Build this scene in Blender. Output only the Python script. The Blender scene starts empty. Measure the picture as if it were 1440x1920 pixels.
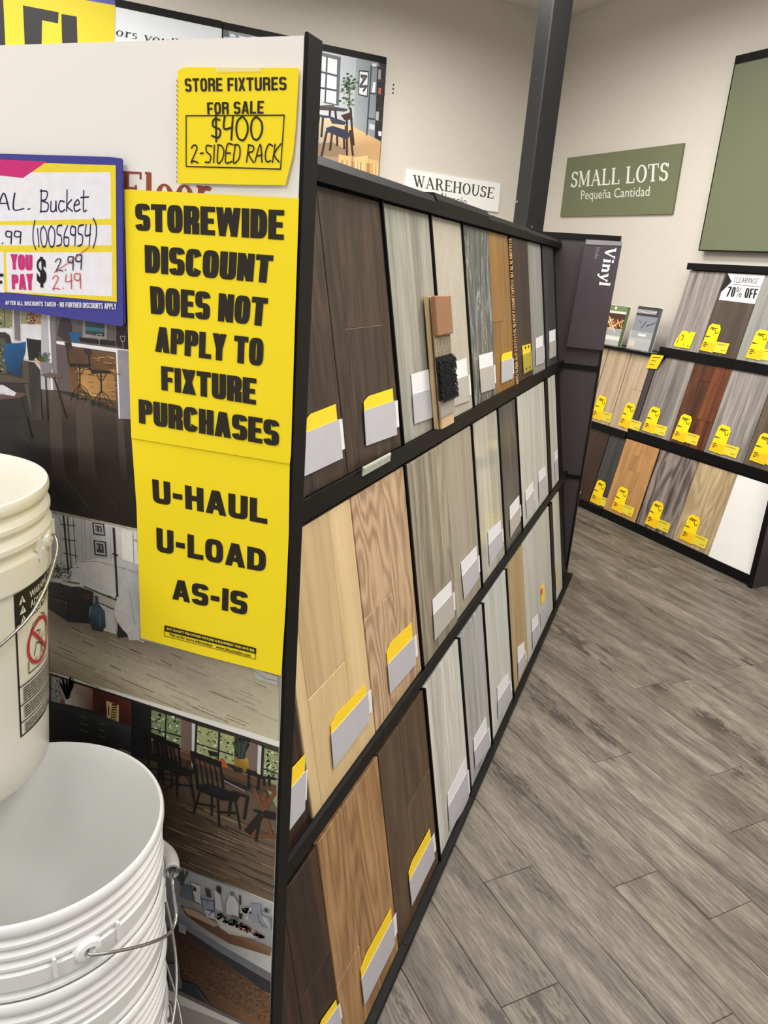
import bpy, bmesh, math, random
from mathutils import Vector, Matrix
from mathutils.geometry import tessellate_polygon

# ------------------------------------------------------------ camera
H = 1.52                                   # eye height
PPX, PPY, FPX = 720.0, 960.0, 1412.0       # principal point / focal length in pixels of the 1440x1920 frame
def _n(v): return v.normalized()
def _ray0(x, y): return Vector((x-PPX, y-PPY, FPX))
_up = -_n(_ray0(390, 5220))
_u = _ray0(1310, 540); _u = _n(_u-_up*_u.dot(_up))
_q = _n(_u.cross(_up))
if _q.x < 0: _q = -_q
EYE = Vector((0, 0, H))
def ray(x, y):
    r = _ray0(x, y); return Vector((_q.dot(r), _u.dot(r), _up.dot(r)))
def hit(x, y, p, n):                       # photo pixel -> point on the plane through p with normal n
    d = ray(x, y); t = (Vector(p)-EYE).dot(n)/d.dot(n); return EYE+d*t
sc = bpy.context.scene
col = sc.collection
cd = bpy.data.cameras.new('camera'); cam = bpy.data.objects.new('camera', cd); col.objects.link(cam)
cx_, cy_, cz_ = [Vector((_q[i], _u[i], _up[i])) for i in range(3)]
Rm = Matrix((cx_, -cy_, -cz_)).transposed()
cam.matrix_world = Matrix.Translation(EYE) @ Rm.to_4x4()
cd.sensor_fit = 'VERTICAL'; cd.sensor_height = 36; cd.lens = 36*FPX/1920
cd.clip_start = .02; cd.clip_end = 100
sc.camera = cam

# ------------------------------------------------------------ light and exposure
sc.view_settings.view_transform = 'Standard'; sc.view_settings.look = 'None'
sc.view_settings.gamma = 1; sc.view_settings.use_curve_mapping = False
sc.view_settings.exposure = EXPOSURE = .10
w = bpy.data.worlds.new('store'); sc.world = w; w.use_nodes = True
bg = w.node_tree.nodes['Background']; bg.inputs[0].default_value = (1.0, .985, .962, 1); bg.inputs[1].default_value = WORLD_STR = .60
CEIL = 3.33
def area(name, x, y, power, sx=1.2, sy=.6, rz=0):
    L = bpy.data.lights.new(name, 'AREA'); L.shape = 'RECTANGLE'; L.size = sx; L.size_y = sy
    L.spread = math.radians(168); L.energy = power; L.color = (1, .974, .942)
    o = bpy.data.objects.new(name, L); o.location = (x, y, CEIL-.07); o.rotation_euler = (0, 0, rz); col.objects.link(o)
TH = math.radians(138)
AX = Vector((-math.cos(TH), -math.sin(TH), 0))    # along the right wall, towards the viewer's right
NX = Vector((math.sin(TH), -math.cos(TH), 0))     # out through the right wall
LAMPS = [(-3.9, .3, 44), (-2.8, 1.3, 38), (-1.4, 1.0, 34), (.4, 1.0, 34), (-3.6, -1.4, 40), (-1.6, -1.4, 36), (.4, -1.4, 36), (-3.6, 2.4, 52), (-1.5, 2.6, 46)]
for i, (s, n, pw) in enumerate(LAMPS):
    p = AX*s+NX*n; area('troffer_lamp', p.x, p.y, pw, rz=math.atan2(AX.y, AX.x))

# ------------------------------------------------------------ materials
def lin(c): c /= 255.; return c/12.92 if c <= .04045 else ((c+.055)/1.055)**2.4
def C(r, g, b): return (lin(r), lin(g), lin(b), 1)
def newmat(name):
    m = bpy.data.materials.new(name); m.use_nodes = True
    nt = m.node_tree; return m, nt, nt.nodes['Principled BSDF']
def nd(nt, t, **kw):
    n = nt.nodes.new(t)
    for k, v in kw.items(): setattr(n, k, v)
    return n
def plain(name, c, rough=.5, metal=0, var=.06, scale=30, bump=0, spec=.5, coat=0):
    m, nt, b = newmat(name)
    tc = nd(nt, 'ShaderNodeTexCoord'); no = nd(nt, 'ShaderNodeTexNoise'); no.inputs['Scale'].default_value = scale; no.inputs['Detail'].default_value = 5
    nt.links.new(tc.outputs['Object'], no.inputs['Vector'])
    r = nd(nt, 'ShaderNodeValToRGB'); r.color_ramp.elements[0].position = .3; r.color_ramp.elements[1].position = .7
    r.color_ramp.elements[0].color = tuple(x*(1-var) for x in c[:3])+(1,); r.color_ramp.elements[1].color = tuple(min(1, x*(1+var)) for x in c[:3])+(1,)
    nt.links.new(no.outputs['Fac'], r.inputs[0]); nt.links.new(r.outputs[0], b.inputs['Base Color'])
    b.inputs['Roughness'].default_value = rough; b.inputs['Metallic'].default_value = metal
    b.inputs['Specular IOR Level'].default_value = spec; b.inputs['Coat Weight'].default_value = coat
    if bump:
        bp = nd(nt, 'ShaderNodeBump'); bp.inputs['Strength'].default_value = bump; bp.inputs['Distance'].default_value = .002
        nt.links.new(no.outputs['Fac'], bp.inputs['Height']); nt.links.new(bp.outputs[0], b.inputs['Normal'])
    return m
def wood(name, light, dark, mid=None, rough=.45, broad=.5, fine=.5, rings=0., ring_scale=5, ring_stretch=.22, ring_n=90., knots=0., stretch=.05, bscale=17, fscale=170, bump=.15, spec=.5):
    """grain runs along local z; object colour multiplies, object random shifts the pattern"""
    m, nt, b = newmat(name); L = nt.links.new
    tc = nd(nt, 'ShaderNodeTexCoord'); oi = nd(nt, 'ShaderNodeObjectInfo')
    off = nd(nt, 'ShaderNodeVectorMath', operation='SCALE'); off.inputs[0].default_value = (7.3, 3.1, 11.7); L(oi.outputs['Random'], off.inputs['Scale'])
    add = nd(nt, 'ShaderNodeVectorMath', operation='ADD'); L(tc.outputs['Object'], add.inputs[0]); L(off.outputs[0], add.inputs[1])
    mp = nd(nt, 'ShaderNodeMapping'); mp.inputs['Scale'].default_value = (1, 1, stretch); L(add.outputs[0], mp.inputs['Vector'])
    n1 = nd(nt, 'ShaderNodeTexNoise'); n1.inputs['Scale'].default_value = bscale; n1.inputs['Detail'].default_value = 4; n1.inputs['Distortion'].default_value = 1.2
    n2 = nd(nt, 'ShaderNodeTexNoise'); n2.inputs['Scale'].default_value = fscale; n2.inputs['Detail'].default_value = 6; n2.inputs['Roughness'].default_value = .7
    L(mp.outputs[0], n1.inputs['Vector']); L(mp.outputs[0], n2.inputs['Vector'])
    def mth(op, a, bb):
        q = nd(nt, 'ShaderNodeMath', operation=op)
        for i, v in enumerate((a, bb)):
            if isinstance(v, (int, float)): q.inputs[i].default_value = v
            else: L(v, q.inputs[i])
        return q.outputs[0]
    s = mth('ADD', mth('MULTIPLY', mth('SUBTRACT', n1.outputs['Fac'], .5), 2.6*broad), mth('MULTIPLY', mth('SUBTRACT', n2.outputs['Fac'], .5), 1.9*fine))
    if rings:
        mp2 = nd(nt, 'ShaderNodeMapping'); mp2.inputs['Scale'].default_value = (1, 1, ring_stretch); L(add.outputs[0], mp2.inputs['Vector'])
        wv = nd(nt, 'ShaderNodeTexNoise'); wv.inputs['Scale'].default_value = ring_scale; wv.inputs['Detail'].default_value = 2.5; wv.inputs['Roughness'].default_value = .45; L(mp2.outputs[0], wv.inputs['Vector'])
        sn = nd(nt, 'ShaderNodeMath', operation='SINE'); L(mth('MULTIPLY', wv.outputs['Fac'], ring_n), sn.inputs[0])
        s = mth('ADD', s, mth('MULTIPLY', sn.outputs[0], rings*.5))
    if knots:
        mp3 = nd(nt, 'ShaderNodeMapping'); mp3.inputs['Scale'].default_value = (1, 1, .3); L(add.outputs[0], mp3.inputs['Vector'])
        k = nd(nt, 'ShaderNodeTexNoise'); k.inputs['Scale'].default_value = 7; k.inputs['Detail'].default_value = 7; k.inputs['Roughness'].default_value = .75; L(mp3.outputs[0], k.inputs['Vector'])
        kr = nd(nt, 'ShaderNodeMapRange'); kr.inputs['From Min'].default_value = .58; kr.inputs['From Max'].default_value = .72; L(k.outputs['Fac'], kr.inputs[0])
        s = mth('SUBTRACT', s, mth('MULTIPLY', kr.outputs[0], knots))
    s = mth('ADD', s, .5)
    r = nd(nt, 'ShaderNodeValToRGB'); e = r.color_ramp.elements
    e[0].position = .12; e[0].color = dark; e[1].position = .88; e[1].color = light
    if mid: x = e.new(.5); x.color = mid
    L(s, r.inputs[0])
    mx = nd(nt, 'ShaderNodeMix', data_type='RGBA', blend_type='MULTIPLY'); mx.inputs[0].default_value = 1
    L(r.outputs[0], mx.inputs[6]); L(oi.outputs['Color'], mx.inputs[7]); L(mx.outputs[2], b.inputs['Base Color'])
    b.inputs['Roughness'].default_value = rough; b.inputs['Specular IOR Level'].default_value = spec
    if bump:
        bp = nd(nt, 'ShaderNodeBump'); bp.inputs['Strength'].default_value = bump; bp.inputs['Distance'].default_value = .001
        L(n2.outputs['Fac'], bp.inputs['Height']); L(bp.outputs[0], b.inputs['Normal'])
    return m
def printmat(name, rough=.45, spec=.5, coat=0, var=.05):
    m, nt, b = newmat(name); L = nt.links.new
    at = nd(nt, 'ShaderNodeAttribute', attribute_name='Col')
    tc = nd(nt, 'ShaderNodeTexCoord'); no = nd(nt, 'ShaderNodeTexNoise'); no.inputs['Scale'].default_value = 90; no.inputs['Detail'].default_value = 4
    L(tc.outputs['Object'], no.inputs['Vector'])
    mr = nd(nt, 'ShaderNodeMapRange'); mr.inputs['From Min'].default_value = .25; mr.inputs['From Max'].default_value = .75; mr.inputs['To Min'].default_value = 1-var; mr.inputs['To Max'].default_value = 1+var
    L(no.outputs['Fac'], mr.inputs[0])
    mx = nd(nt, 'ShaderNodeVectorMath', operation='SCALE'); L(at.outputs['Color'], mx.inputs[0]); L(mr.outputs[0], mx.inputs['Scale'])
    L(mx.outputs[0], b.inputs['Base Color']); b.inputs['Roughness'].default_value = rough; b.inputs['Specular IOR Level'].default_value = spec; b.inputs['Coat Weight'].default_value = coat
    return m
BLACK = plain('black_metal', C(11, 11, 11), .5, 0, .25, 60, spec=.2)
BLACK2 = plain('black_plastic', C(16, 16, 17), .5, 0, .15, 40, spec=.25)
PURPLE = plain('plum_laminate', C(60, 52, 54), .42, 0, .05, 20)
PAPERY = plain('yellow_paper', C(252, 226, 34), .7, 0, .02, 8, spec=.25)
CARDY = plain('yellow_card', C(246, 209, 40), .6, 0, .03, 10, spec=.3)
CARDW = plain('white_card', C(226, 225, 226), .6, 0, .02, 10, spec=.3)
CARDG = plain('grey_card', C(186, 184, 189), .35, 0, .03, 25, spec=.4)
CARDT = plain('taupe_card', C(182, 177, 168), .35, 0, .04, 25, spec=.4)
INK = printmat('print_ink', .5, .3)
PHOTO = printmat('photo_print', .33, .35, 0, .08)
GLOSSP = printmat('gloss_card', .3, .4)
WHITEP = plain('white_laminate', C(240, 236, 229), .4, 0, .012, 3, spec=.35)
STEEL = plain('bare_steel_wire', C(178, 178, 176), .25, .95, .05, 40)
CLEAR, _nt, _b = newmat('clear_acrylic')
_b.inputs['Base Color'].default_value = (.93, .96, .95, 1); _b.inputs['Roughness'].default_value = .06; _b.inputs['Alpha'].default_value = .22; _b.inputs['IOR'].default_value = 1.45

# ------------------------------------------------------------ mesh helpers
class MB:
    def __init__(s): s.v = []; s.f = []; s.m = []; s.c = []
    def face(s, pts, mi=0, cols=None):
        i = len(s.v); s.v += [tuple(p) for p in pts]; s.f.append(tuple(range(i, i+len(pts)))); s.m.append(mi); s.c += cols or [(1, 1, 1, 1)]*len(pts)
    def mesh(s, vs, fs, mi=0, c=None):
        i = len(s.v); s.v += [tuple(p) for p in vs]; s.c += [c or (1, 1, 1, 1)]*len(vs)
        for f in fs: s.f.append(tuple(i+k for k in f)); s.m.append(mi)
    def box(s, x0, x1, y0, y1, z0, z1, mi=0, M=None):
        vs = [Vector((x, y, z)) for z in (z0, z1) for y in (y0, y1) for x in (x0, x1)]
        if M: vs = [M @ v for v in vs]
        s.mesh(vs, [(0, 2, 3, 1), (4, 5, 7, 6), (0, 1, 5, 4), (2, 6, 7, 3), (0, 4, 6, 2), (1, 3, 7, 5)], mi)
    def prism(s, poly, axis, a0, a1, mi=0):
        """extrude polygon (pairs) along axis 0/1/2"""
        def P(p, a):
            q = list(p); q.insert(axis, a); return Vector(q)
        n = len(poly); vs = [P(p, a0) for p in poly]+[P(p, a1) for p in poly]
        fs = [(i, (i+1) % n, n+(i+1) % n, n+i) for i in range(n)]
        tri = tessellate_polygon([[Vector((p[0], p[1], 0)) for p in poly]])
        fs += [tuple(t) for t in tri]+[tuple(n+k for k in reversed(t)) for t in tri]
        s.mesh(vs, fs, mi)
    def lathe(s, prof, seg=64, mi=0, c=(0, 0), a0=0, a1=2*math.pi):
        full = abs(a1-a0-2*math.pi) < 1e-6; k = seg if full else seg+1
        vs = []
        for j in range(k):
            a = a0+(a1-a0)*j/seg
            for r, z in prof: vs.append((c[0]+r*math.cos(a), c[1]+r*math.sin(a), z))
        n = len(prof); fs = []
        for j in range(seg):
            j2 = (j+1) % k
            for i in range(n-1): fs.append((j*n+i, j2*n+i, j2*n+i+1, j*n+i+1))
        s.mesh(vs, fs, mi)
    def tube(s, pts, r, seg=8, mi=0, cap=True):
        pts = [Vector(p) for p in pts]; vs = []; fs = []; n = len(pts); prev = None
        for i, p in enumerate(pts):
            t = (pts[min(i+1, n-1)]-pts[max(i-1, 0)]).normalized()
            if prev is None: a = t.orthogonal().normalized()
            else: a = (prev-t*prev.dot(t)).normalized()
            prev = a; b = t.cross(a); rr = r[i] if isinstance(r, (list, tuple)) else r
            for k in range(seg):
                g = 2*math.pi*k/seg; vs.append(p+(a*math.cos(g)+b*math.sin(g))*rr)
        for i in range(n-1):
            for k in range(seg): fs.append((i*seg+k, i*seg+(k+1) % seg, (i+1)*seg+(k+1) % seg, (i+1)*seg+k))
        if cap: fs += [tuple(reversed(range(seg))), tuple(range((n-1)*seg, n*seg))]
        s.mesh(vs, fs, mi)
    def build(s, name, mats, parent=None, M=None, smooth=False, bevel=0, cols=False, auto=None):
        me = bpy.data.meshes.new(name); me.from_pydata(s.v, [], s.f)
        for m in (mats if isinstance(mats, (list, tuple)) else [mats]): me.materials.append(m)
        if len(set(s.m)) > 1 or (s.m and s.m[0]): me.polygons.foreach_set('material_index', s.m)
        if cols:
            ca = me.color_attributes.new('Col', 'FLOAT_COLOR', 'POINT'); ca.data.foreach_set('color', [x for c in s.c for x in c])
        if not cols:
            bm = bmesh.new(); bm.from_mesh(me)
            bmesh.ops.remove_doubles(bm, verts=bm.verts, dist=1e-6) if smooth else None
            bmesh.ops.recalc_face_normals(bm, faces=bm.faces); bm.to_mesh(me); bm.free()
        if smooth:
            me.polygons.foreach_set('use_smooth', [True]*len(me.polygons))
            if auto: me.set_sharp_from_angle(angle=math.radians(auto))
        o = bpy.data.objects.new(name, me); col.objects.link(o)
        if M is not None: o.matrix_world = M
        if parent: o.parent = parent
        if bevel:
            b = o.modifiers.new('bevel', 'BEVEL'); b.width = bevel; b.segments = 2; b.limit_method = 'ANGLE'
        return o
def tag(o, label=None, cat=None, group=None, kind=None):
    if label: o['label'] = label
    if cat: o['category'] = cat
    if group: o['group'] = group
    if kind: o['kind'] = kind
    return o
def thing(name, label, cat, M, group=None):
    o = bpy.data.objects.new(name, None); col.objects.link(o); o.empty_display_size = .05; o.matrix_world = M
    return tag(o, label, cat, group)
def fmat(o, ex, ey, ez): return Matrix.Translation(Vector(o)) @ Matrix((ex, ey, ez)).transposed().to_4x4()

def wmat(o):
    M = o.matrix_basis.copy()
    while o.parent: o = o.parent; M = o.matrix_basis @ M
    return M

# ------------------------------------------------------------ flat print on a surface
class Flat:
    """M: local frame, x right, z up, -y out towards the viewer; print sits `off` in front of local y=0"""
    def __init__(s, M, off=.0006, step=.000012):
        s.M = M; s.I = M.inverted(); s.mb = MB(); s.off = off; s.step = step; s.k = 0
        s.n = (M.to_3x3() @ Vector((0, 1, 0))).normalized(); s.P = M @ Vector((0, -off, 0))
    def uv(s, x, y): p = s.I @ hit(x, y, s.P, s.n); return (p.x, p.z)
    def pos(s, u, v, extra): return (u, -s.off-extra, v)
    def next(s): s.k += 1
    def poly(s, pts, c, px=True, same=False):
        if not same: s.next()
        q = [s.uv(*p) for p in pts] if px else pts
        cols = (c+[c[-1]]*len(q))[:len(q)] if isinstance(c, list) else None
        if len(q) > 4 or cols is None:
            tri = tessellate_polygon([[Vector((a, b, 0)) for a, b in q]])
        else: tri = [(0, 1, 2), (0, 2, 3)] if len(q) == 4 else [(0, 1, 2)]
        vs = [s.pos(a, b, s.k*s.step) for a, b in q]; i = len(s.mb.v)
        s.mb.v += vs; s.mb.c += (cols or [c]*len(q))
        for t in tri:
            a, b, d = [Vector((q[j][0], q[j][1])) for j in t]
            if (b-a).cross(d-a) < 0: t = (t[0], t[2], t[1])
            s.mb.f.append(tuple(i+j for j in t)); s.mb.m.append(0)
    def line(s, pts, w, c, px=True, same=False, closed=False, wpx=True):
        """polyline ribbon; width in metres"""
        if not same: s.next()
        q = [Vector(s.uv(*p)) for p in pts] if px else [Vector(p) for p in pts]
        if closed: q.append(q[0])
        for i in range(len(q)-1):
            a, b = q[i], q[i+1]; d = (b-a)
            if d.length < 1e-7: continue
            d.normalize(); n = Vector((-d.y, d.x))*w/2; e = d*w*.35
            s.k += .08 if i % 2 == 0 else -.08
            s.poly([a-n-e, b-n+e, b+n+e, a+n-e], c, False, True)
    def ell(s, cx, cy, rx, ry, c, px=True, n=20, same=False):
        s.poly([(cx+rx*math.cos(2*math.pi*i/n), cy+ry*math.sin(2*math.pi*i/n)) for i in range(n)], c, px, same)
    def shapes(s, polys, quad, c, px=True):
        """polys in unit box -> bilinear quad TL,TR,BR,BL"""
        s.next(); q = [Vector(s.uv(*p)) for p in quad] if px else [Vector(p) for p in quad]; k0 = s.k
        for j, P in enumerate(polys):
            s.k = k0+(j % 40)*.15
            o = []
            for x, y in P:
                t = q[0].lerp(q[1], x); b = q[3].lerp(q[2], x); r = b.lerp(t, y); o.append((r.x, r.y))
            s.poly(o, c, False, True)
        s.k = k0+6
    def build(s, name, mat, parent, kind=None):
        o = s.mb.build(name, mat, None, None, cols=True); o.parent = parent
        o.matrix_basis = wmat(parent).inverted() @ s.M
        if kind: o['kind'] = kind
        return o
    def under(s, parent):
        return s
def sub(x0, y0, x1, y1, P): return [[(x0+a*(x1-x0), y0+b*(y1-y0)) for a, b in p] for p in P]

# text from the built-in font, normalised to the unit box (by its own outline)
_tc = {}
def sans(txt, bold=0.0, space=1.0):
    key = (txt, bold, space)
    if key in _tc: return _tc[key]
    cu = bpy.data.curves.new('t', 'FONT'); cu.body = txt; cu.size = 1; cu.offset = bold; cu.resolution_u = 3; cu.fill_mode = 'FRONT'; cu.space_character = space
    o = bpy.data.objects.new('t', cu); col.objects.link(o); bpy.context.view_layer.update()
    me = o.to_mesh(); vs = [tuple(v.co) for v in me.vertices]; fs = [tuple(p.vertices) for p in me.polygons]
    o.to_mesh_clear(); bpy.data.objects.remove(o); bpy.data.curves.remove(cu)
    x0 = min(v[0] for v in vs); x1 = max(v[0] for v in vs); y0 = min(v[1] for v in vs); y1 = max(v[1] for v in vs)
    r = [[((vs[i][0]-x0)/(x1-x0), (vs[i][1]-y0)/(y1-y0)) for i in f] for f in fs]
    _tc[key] = r; return r
# slab/serif letters drawn as strokes: (kind, ...) in a box of height 1
def _ln(x0, y0, x1, y1, w):
    dx, dy = x1-x0, y1-y0
    if abs(dy) > abs(dx)*.3: h = w/2; return [(x0-h, y0), (x0+h, y0), (x1+h, y1), (x1-h, y1)]
    h = w/2; return [(x0, y0-h), (x1, y1-h), (x1, y1+h), (x0, y0+h)]
def _arc(cx, cy, rx, ry, a0, a1, wx, wy, n=14):
    o, i = [], []
    for k in range(n+1):
        a = math.radians(a0+(a1-a0)*k/n); ca, sa = math.cos(a), math.sin(a)
        o.append((cx+rx*ca, cy+ry*sa)); i.append((cx+(rx-wx)*ca, cy+(ry-wy)*sa))
    return [[o[k], o[k+1], i[k+1], i[k]] for k in range(n)]
def _serif_glyph(ch, T=.15, t=.06):
    S = .06; L = _ln; sf = lambda x, y, w=.15: L(x-w, y, x+w, y, t)
    g = []
    if ch == 'W': return [L(.12, 1, .36, 0, T), L(.36, 0, .58, 1, t), L(.5, 1, .78, 0, T), L(.78, 0, 1.0, 1, t), sf(.12, .97), sf(.52, .97, .14), sf(1.0, .97, .12)], 1.1
    if ch == 'A': return [L(.12, 0, .44, 1, t), L(.42, 1, .76, 0, T), L(.24, .34, .62, .34, t), sf(.12, .03, .12), sf(.76, .03)], .9
    if ch == 'R': return [L(.18, 0, .18, 1, T), sf(.18, .03), L(.05, .97, .45, .97, t), L(.2, .5, .45, .5, t), L(.42, .5, .74, 0, T), L(.62, .03, .88, .03, t)]+_arc(.42, .735, .28, .265, -90, 90, T, t), .86
    if ch == 'E': return [L(.18, 0, .18, 1, T), L(.04, .97, .66, .97, t), L(.04, .03, .7, .03, t), L(.2, .52, .5, .52, t), L(.66, 1, .66, .8, t), L(.7, 0, .7, .24, t), L(.5, .62, .5, .42, t)], .78
    if ch == 'F': return [L(.18, 0, .18, 1, T), L(.04, .97, .66, .97, t), sf(.18, .03), L(.2, .5, .5, .5, t), L(.66, 1, .66, .78, t), L(.5, .6, .5, .4, t)], .74
    if ch == 'H': return [L(.18, 0, .18, 1, T), L(.72, 0, .72, 1, T), L(.2, .52, .7, .52, t), sf(.18, .03), sf(.72, .03), sf(.18, .97), sf(.72, .97)], .92
    if ch == 'O': return _arc(.42, .5, .4, .52, 0, 360, T, t, 28), .86
    if ch == 'U': return [L(.18, .34, .18, 1, T), L(.7, .34, .7, 1, t*1.4), sf(.18, .97), sf(.7, .97, .12)]+_arc(.42, .36, .315, .38, 180, 360, T*.8, t*1.5), .88
    if ch == 'S': return _arc(.32, .745, .27, .275, 20, 270, T*.9, t*1.3)+_arc(.32, .275, .29, .295, -160, 90, T*.95, t*1.3)+[L(.58, .74, .58, .98, t), L(.05, .02, .05, .28, t)], .66
    if ch == 'M': return [L(.14, 0, .14, 1, t), L(.16, 1, .5, .1, T), L(.5, .1, .84, 1, t), L(.88, 0, .88, 1, T), sf(.14, .03, .12), sf(.88, .03), L(.02, .97, .2, .97, t), L(.82, .97, 1.02, .97, t)], 1.08
    if ch == 'L': return [L(.18, 0, .18, 1, T), sf(.18, .97), L(.04, .03, .66, .03, t), L(.66, 0, .66, .28, t)], .74
    if ch == 'T': return [L(.38, 0, .38, 1, T), sf(.38, .03), L(.03, .97, .73, .97, t), L(.03, 1, .03, .76, t), L(.73, 1, .73, .76, t)], .8
    if ch == 'V': return [L(.12, 1, .42, 0, T), L(.42, 0, .72, 1, t*1.3), sf(.12, .97), sf(.72, .97, .13)], .84
    if ch == 'i': return [L(.16, 0, .16, .66, T), sf(.16, .03, .14), L(.03, .64, .16, .64, t), L(.16, .8, .16, .97, T*1.1)], .34
    if ch == 'n': return [L(.16, 0, .16, .66, T), sf(.16, .03, .13), L(.03, .64, .16, .64, t), L(.54, 0, .54, .42, T), sf(.54, .03, .13)]+_arc(.38, .43, .235, .25, 0, 170, T, t*1.6), .72
    if ch == 'r': return [L(.16, 0, .16, .66, T), sf(.16, .03, .14), L(.03, .64, .16, .64, t)]+_arc(.36, .43, .22, .24, 45, 170, T*.7, t*2), .5
    if ch == 'y': return [L(.1, .66, .34, 0, T), L(.34, 0, .56, .66, t*1.2), sf(.1, .64, .12), sf(.56, .64, .1), L(.34, 0, .24, -.22, t*1.3), L(.06, -.24, .26, -.24, t*2)], .62
    if ch == 'l': return [L(.16, 0, .16, 1, T), sf(.16, .03, .14), L(.03, .98, .16, .98, t)], .34
    if ch == 'o': return _arc(.3, .33, .28, .35, 0, 360, T, t, 22), .62
    if ch == 's': return _arc(.22, .49, .19, .19, 30, 270, T*.7, t*1.2)+_arc(.22, .175, .2, .2, -150, 90, T*.7, t*1.2), .46
    if ch == 'u': return [L(.14, .2, .14, .66, T), L(.52, 0, .52, .66, T), L(.02, .64, .14, .64, t)]+_arc(.33, .24, .25, .26, 180, 350, T, t*1.6), .68
    if ch == "'": return [L(.12, .75, .12, 1, T)], .24
    return [], .36
def serif(txt, T=.15, t=.06, gap=.04):
    x = 0; out = []
    for ch in txt:
        g, w = _serif_glyph(ch, T, t)
        for p in g: out.append([(a+x, b) for a, b in p])
        x += w+gap
    xs = [a for p in out for a, _ in p]; ys = [b for p in out for _, b in p]
    x0, x1, y0, y1 = min(xs), max(xs), min(0, min(ys)), max(1, max(ys))
    return [[((a-x0)/(x1-x0), (b-y0)/(y1-y0)) for a, b in p] for p in out]
# heavy condensed capitals as strokes and rounded rings
def _sring(cx, cy, rx, ry, a0, a1, T, t, n=20, pw=.62):
    def P(rx, ry, a):
        c, s_ = math.cos(a), math.sin(a); return (cx+rx*math.copysign(abs(c)**pw, c), cy+ry*math.copysign(abs(s_)**pw, s_))
    o, i = [], []
    for k in range(n+1):
        a = math.radians(a0+(a1-a0)*k/n); o.append(P(rx, ry, a)); i.append(P(max(rx-T, .01), max(ry-t, .01), a))
    return [[o[k], o[k+1], i[k+1], i[k]] for k in range(n)]
def _block_glyph(ch, T, t, w):
    L = _ln; h = T/2; R = lambda x0, y0, x1, y1: [(x0, y0), (x1, y0), (x1, y1), (x0, y1)]
    ry = (.5+t/2)/2
    if ch in 'O0': return _sring(w/2, .5, w/2, .5, 0, 360, T, t, 36), w
    if ch in 'CG': 
        g = _sring(w/2, .5, w/2, .5, 22, 338, T, t, 32)
        return (g+[R(w-T, .02, w, .5), R(w*.5, .38, w, .5)] if ch == 'G' else g), w
    if ch == 'D': return [R(0, 0, T, 1)]+_sring(w*.4, .5, w*.6, .5, -90, 90, T, t, 20)+[R(T*.5, 0, w*.42, t), R(T*.5, 1-t, w*.42, 1)], w
    if ch == 'S': return _sring(w/2, 1-ry, w/2, ry, 8, 270, T, t, 24)+_sring(w/2, ry, w/2, ry, 90, -172, T, t, 24), w
    if ch == 'U': return [R(0, .3, T, 1), R(w-T, .3, w, 1)]+_sring(w/2, .32, w/2, .32, 180, 360, T, t, 20), w
    if ch == 'J': return [R(w-T, .3, w, 1)]+_sring(w/2, .32, w/2, .32, 180, 360, T, t, 20), w
    if ch in 'PRB':
        g = [R(0, 0, T, 1), R(T*.5, 1-t, w*.55, 1), R(T*.5, .5-t/2, w*.55, .5+t/2)]+_sring(w*.5, 1-ry, w*.5, ry, -90, 90, T, t, 18)
        if ch == 'R': g += [R(w-T, 0, w, .42), [(w-T*1.2, .38), (w-T*.3, .56), (w-T*.1, .3), (w-T, .3)]]
        if ch == 'B': g += _sring(w*.5, ry, w*.52, ry, -90, 90, T, t, 18)+[R(T*.5, 0, w*.55, t)]
        return g, w
    if ch == 'T': return [R(w/2-h, 0, w/2+h, 1), R(0, 1-t*1.1, w, 1)], w
    if ch == 'I': return [R(0, 0, T, 1)], T
    if ch == 'E': return [R(0, 0, T, 1), R(0, 0, w*.92, t), R(0, 1-t, w*.92, 1), R(0, .5-t/2, w*.84, .5+t/2)], w*.92
    if ch == 'F': return [R(0, 0, T, 1), R(0, 1-t, w*.92, 1), R(0, .47-t/2, w*.82, .47+t/2)], w*.92
    if ch == 'L': return [R(0, 0, T, 1), R(0, 0, w*.9, t)], w*.9
    if ch == 'H': return [R(0, 0, T, 1), R(w-T, 0, w, 1), R(0, .5-t/2, w, .5+t/2)], w
    if ch == 'N': return [R(0, 0, T*.9, 1), R(w-T*.9, 0, w, 1), [(0, 1), (T*.95, 1), (w, 0), (w-T*.95, 0)]], w
    if ch == 'W':
        W2 = w*1.5; q = T*.92; return [L(q/2, 1, W2*.27, 0, q), L(W2*.27, 0, W2*.5, 1, q*.8), L(W2*.5, 1, W2*.73, 0, q*.8), L(W2*.73, 0, W2-q/2, 1, q)], W2
    if ch == 'A': return [L(h, 0, w*.55-.02, 1, T), L(w*.55+.02, 1, w*1.1-h, 0, T), R(w*.3, .2, w*.8, .2+t*.85)], w*1.1
    if ch == 'K': return [R(0, 0, T, 1), L(T*.9, .42, w-h*.6, 1, T), L(T*1.1, .55, w-h*.6, 0, T)], w
    if ch == 'Y': return [L(h, 1, w/2, .42, T), L(w-h, 1, w/2, .42, T), R(w/2-h, 0, w/2+h, .5)], w
    if ch == 'V': return [L(h, 1, w/2, 0, T), L(w-h, 1, w/2, 0, T)], w
    if ch == 'X': return [L(h, 0, w-h, 1, T), L(h, 1, w-h, 0, T)], w
    if ch == '-': return [R(.02, .34, w*.55, .34+t*1.05)], w*.6
    if ch == '7': return [R(0, 1-t, w, 1), L(w*.3, 0, w-h, 1-t*.5, T)], w
    if ch == '%': return _sring(.16, .77, .15, .22, 0, 360, .09, .07, 20)+_sring(.62, .23, .15, .22, 0, 360, .09, .07, 20)+[L(.22, 0, .56, 1, .07)], .78
    return [], w*.42
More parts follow.
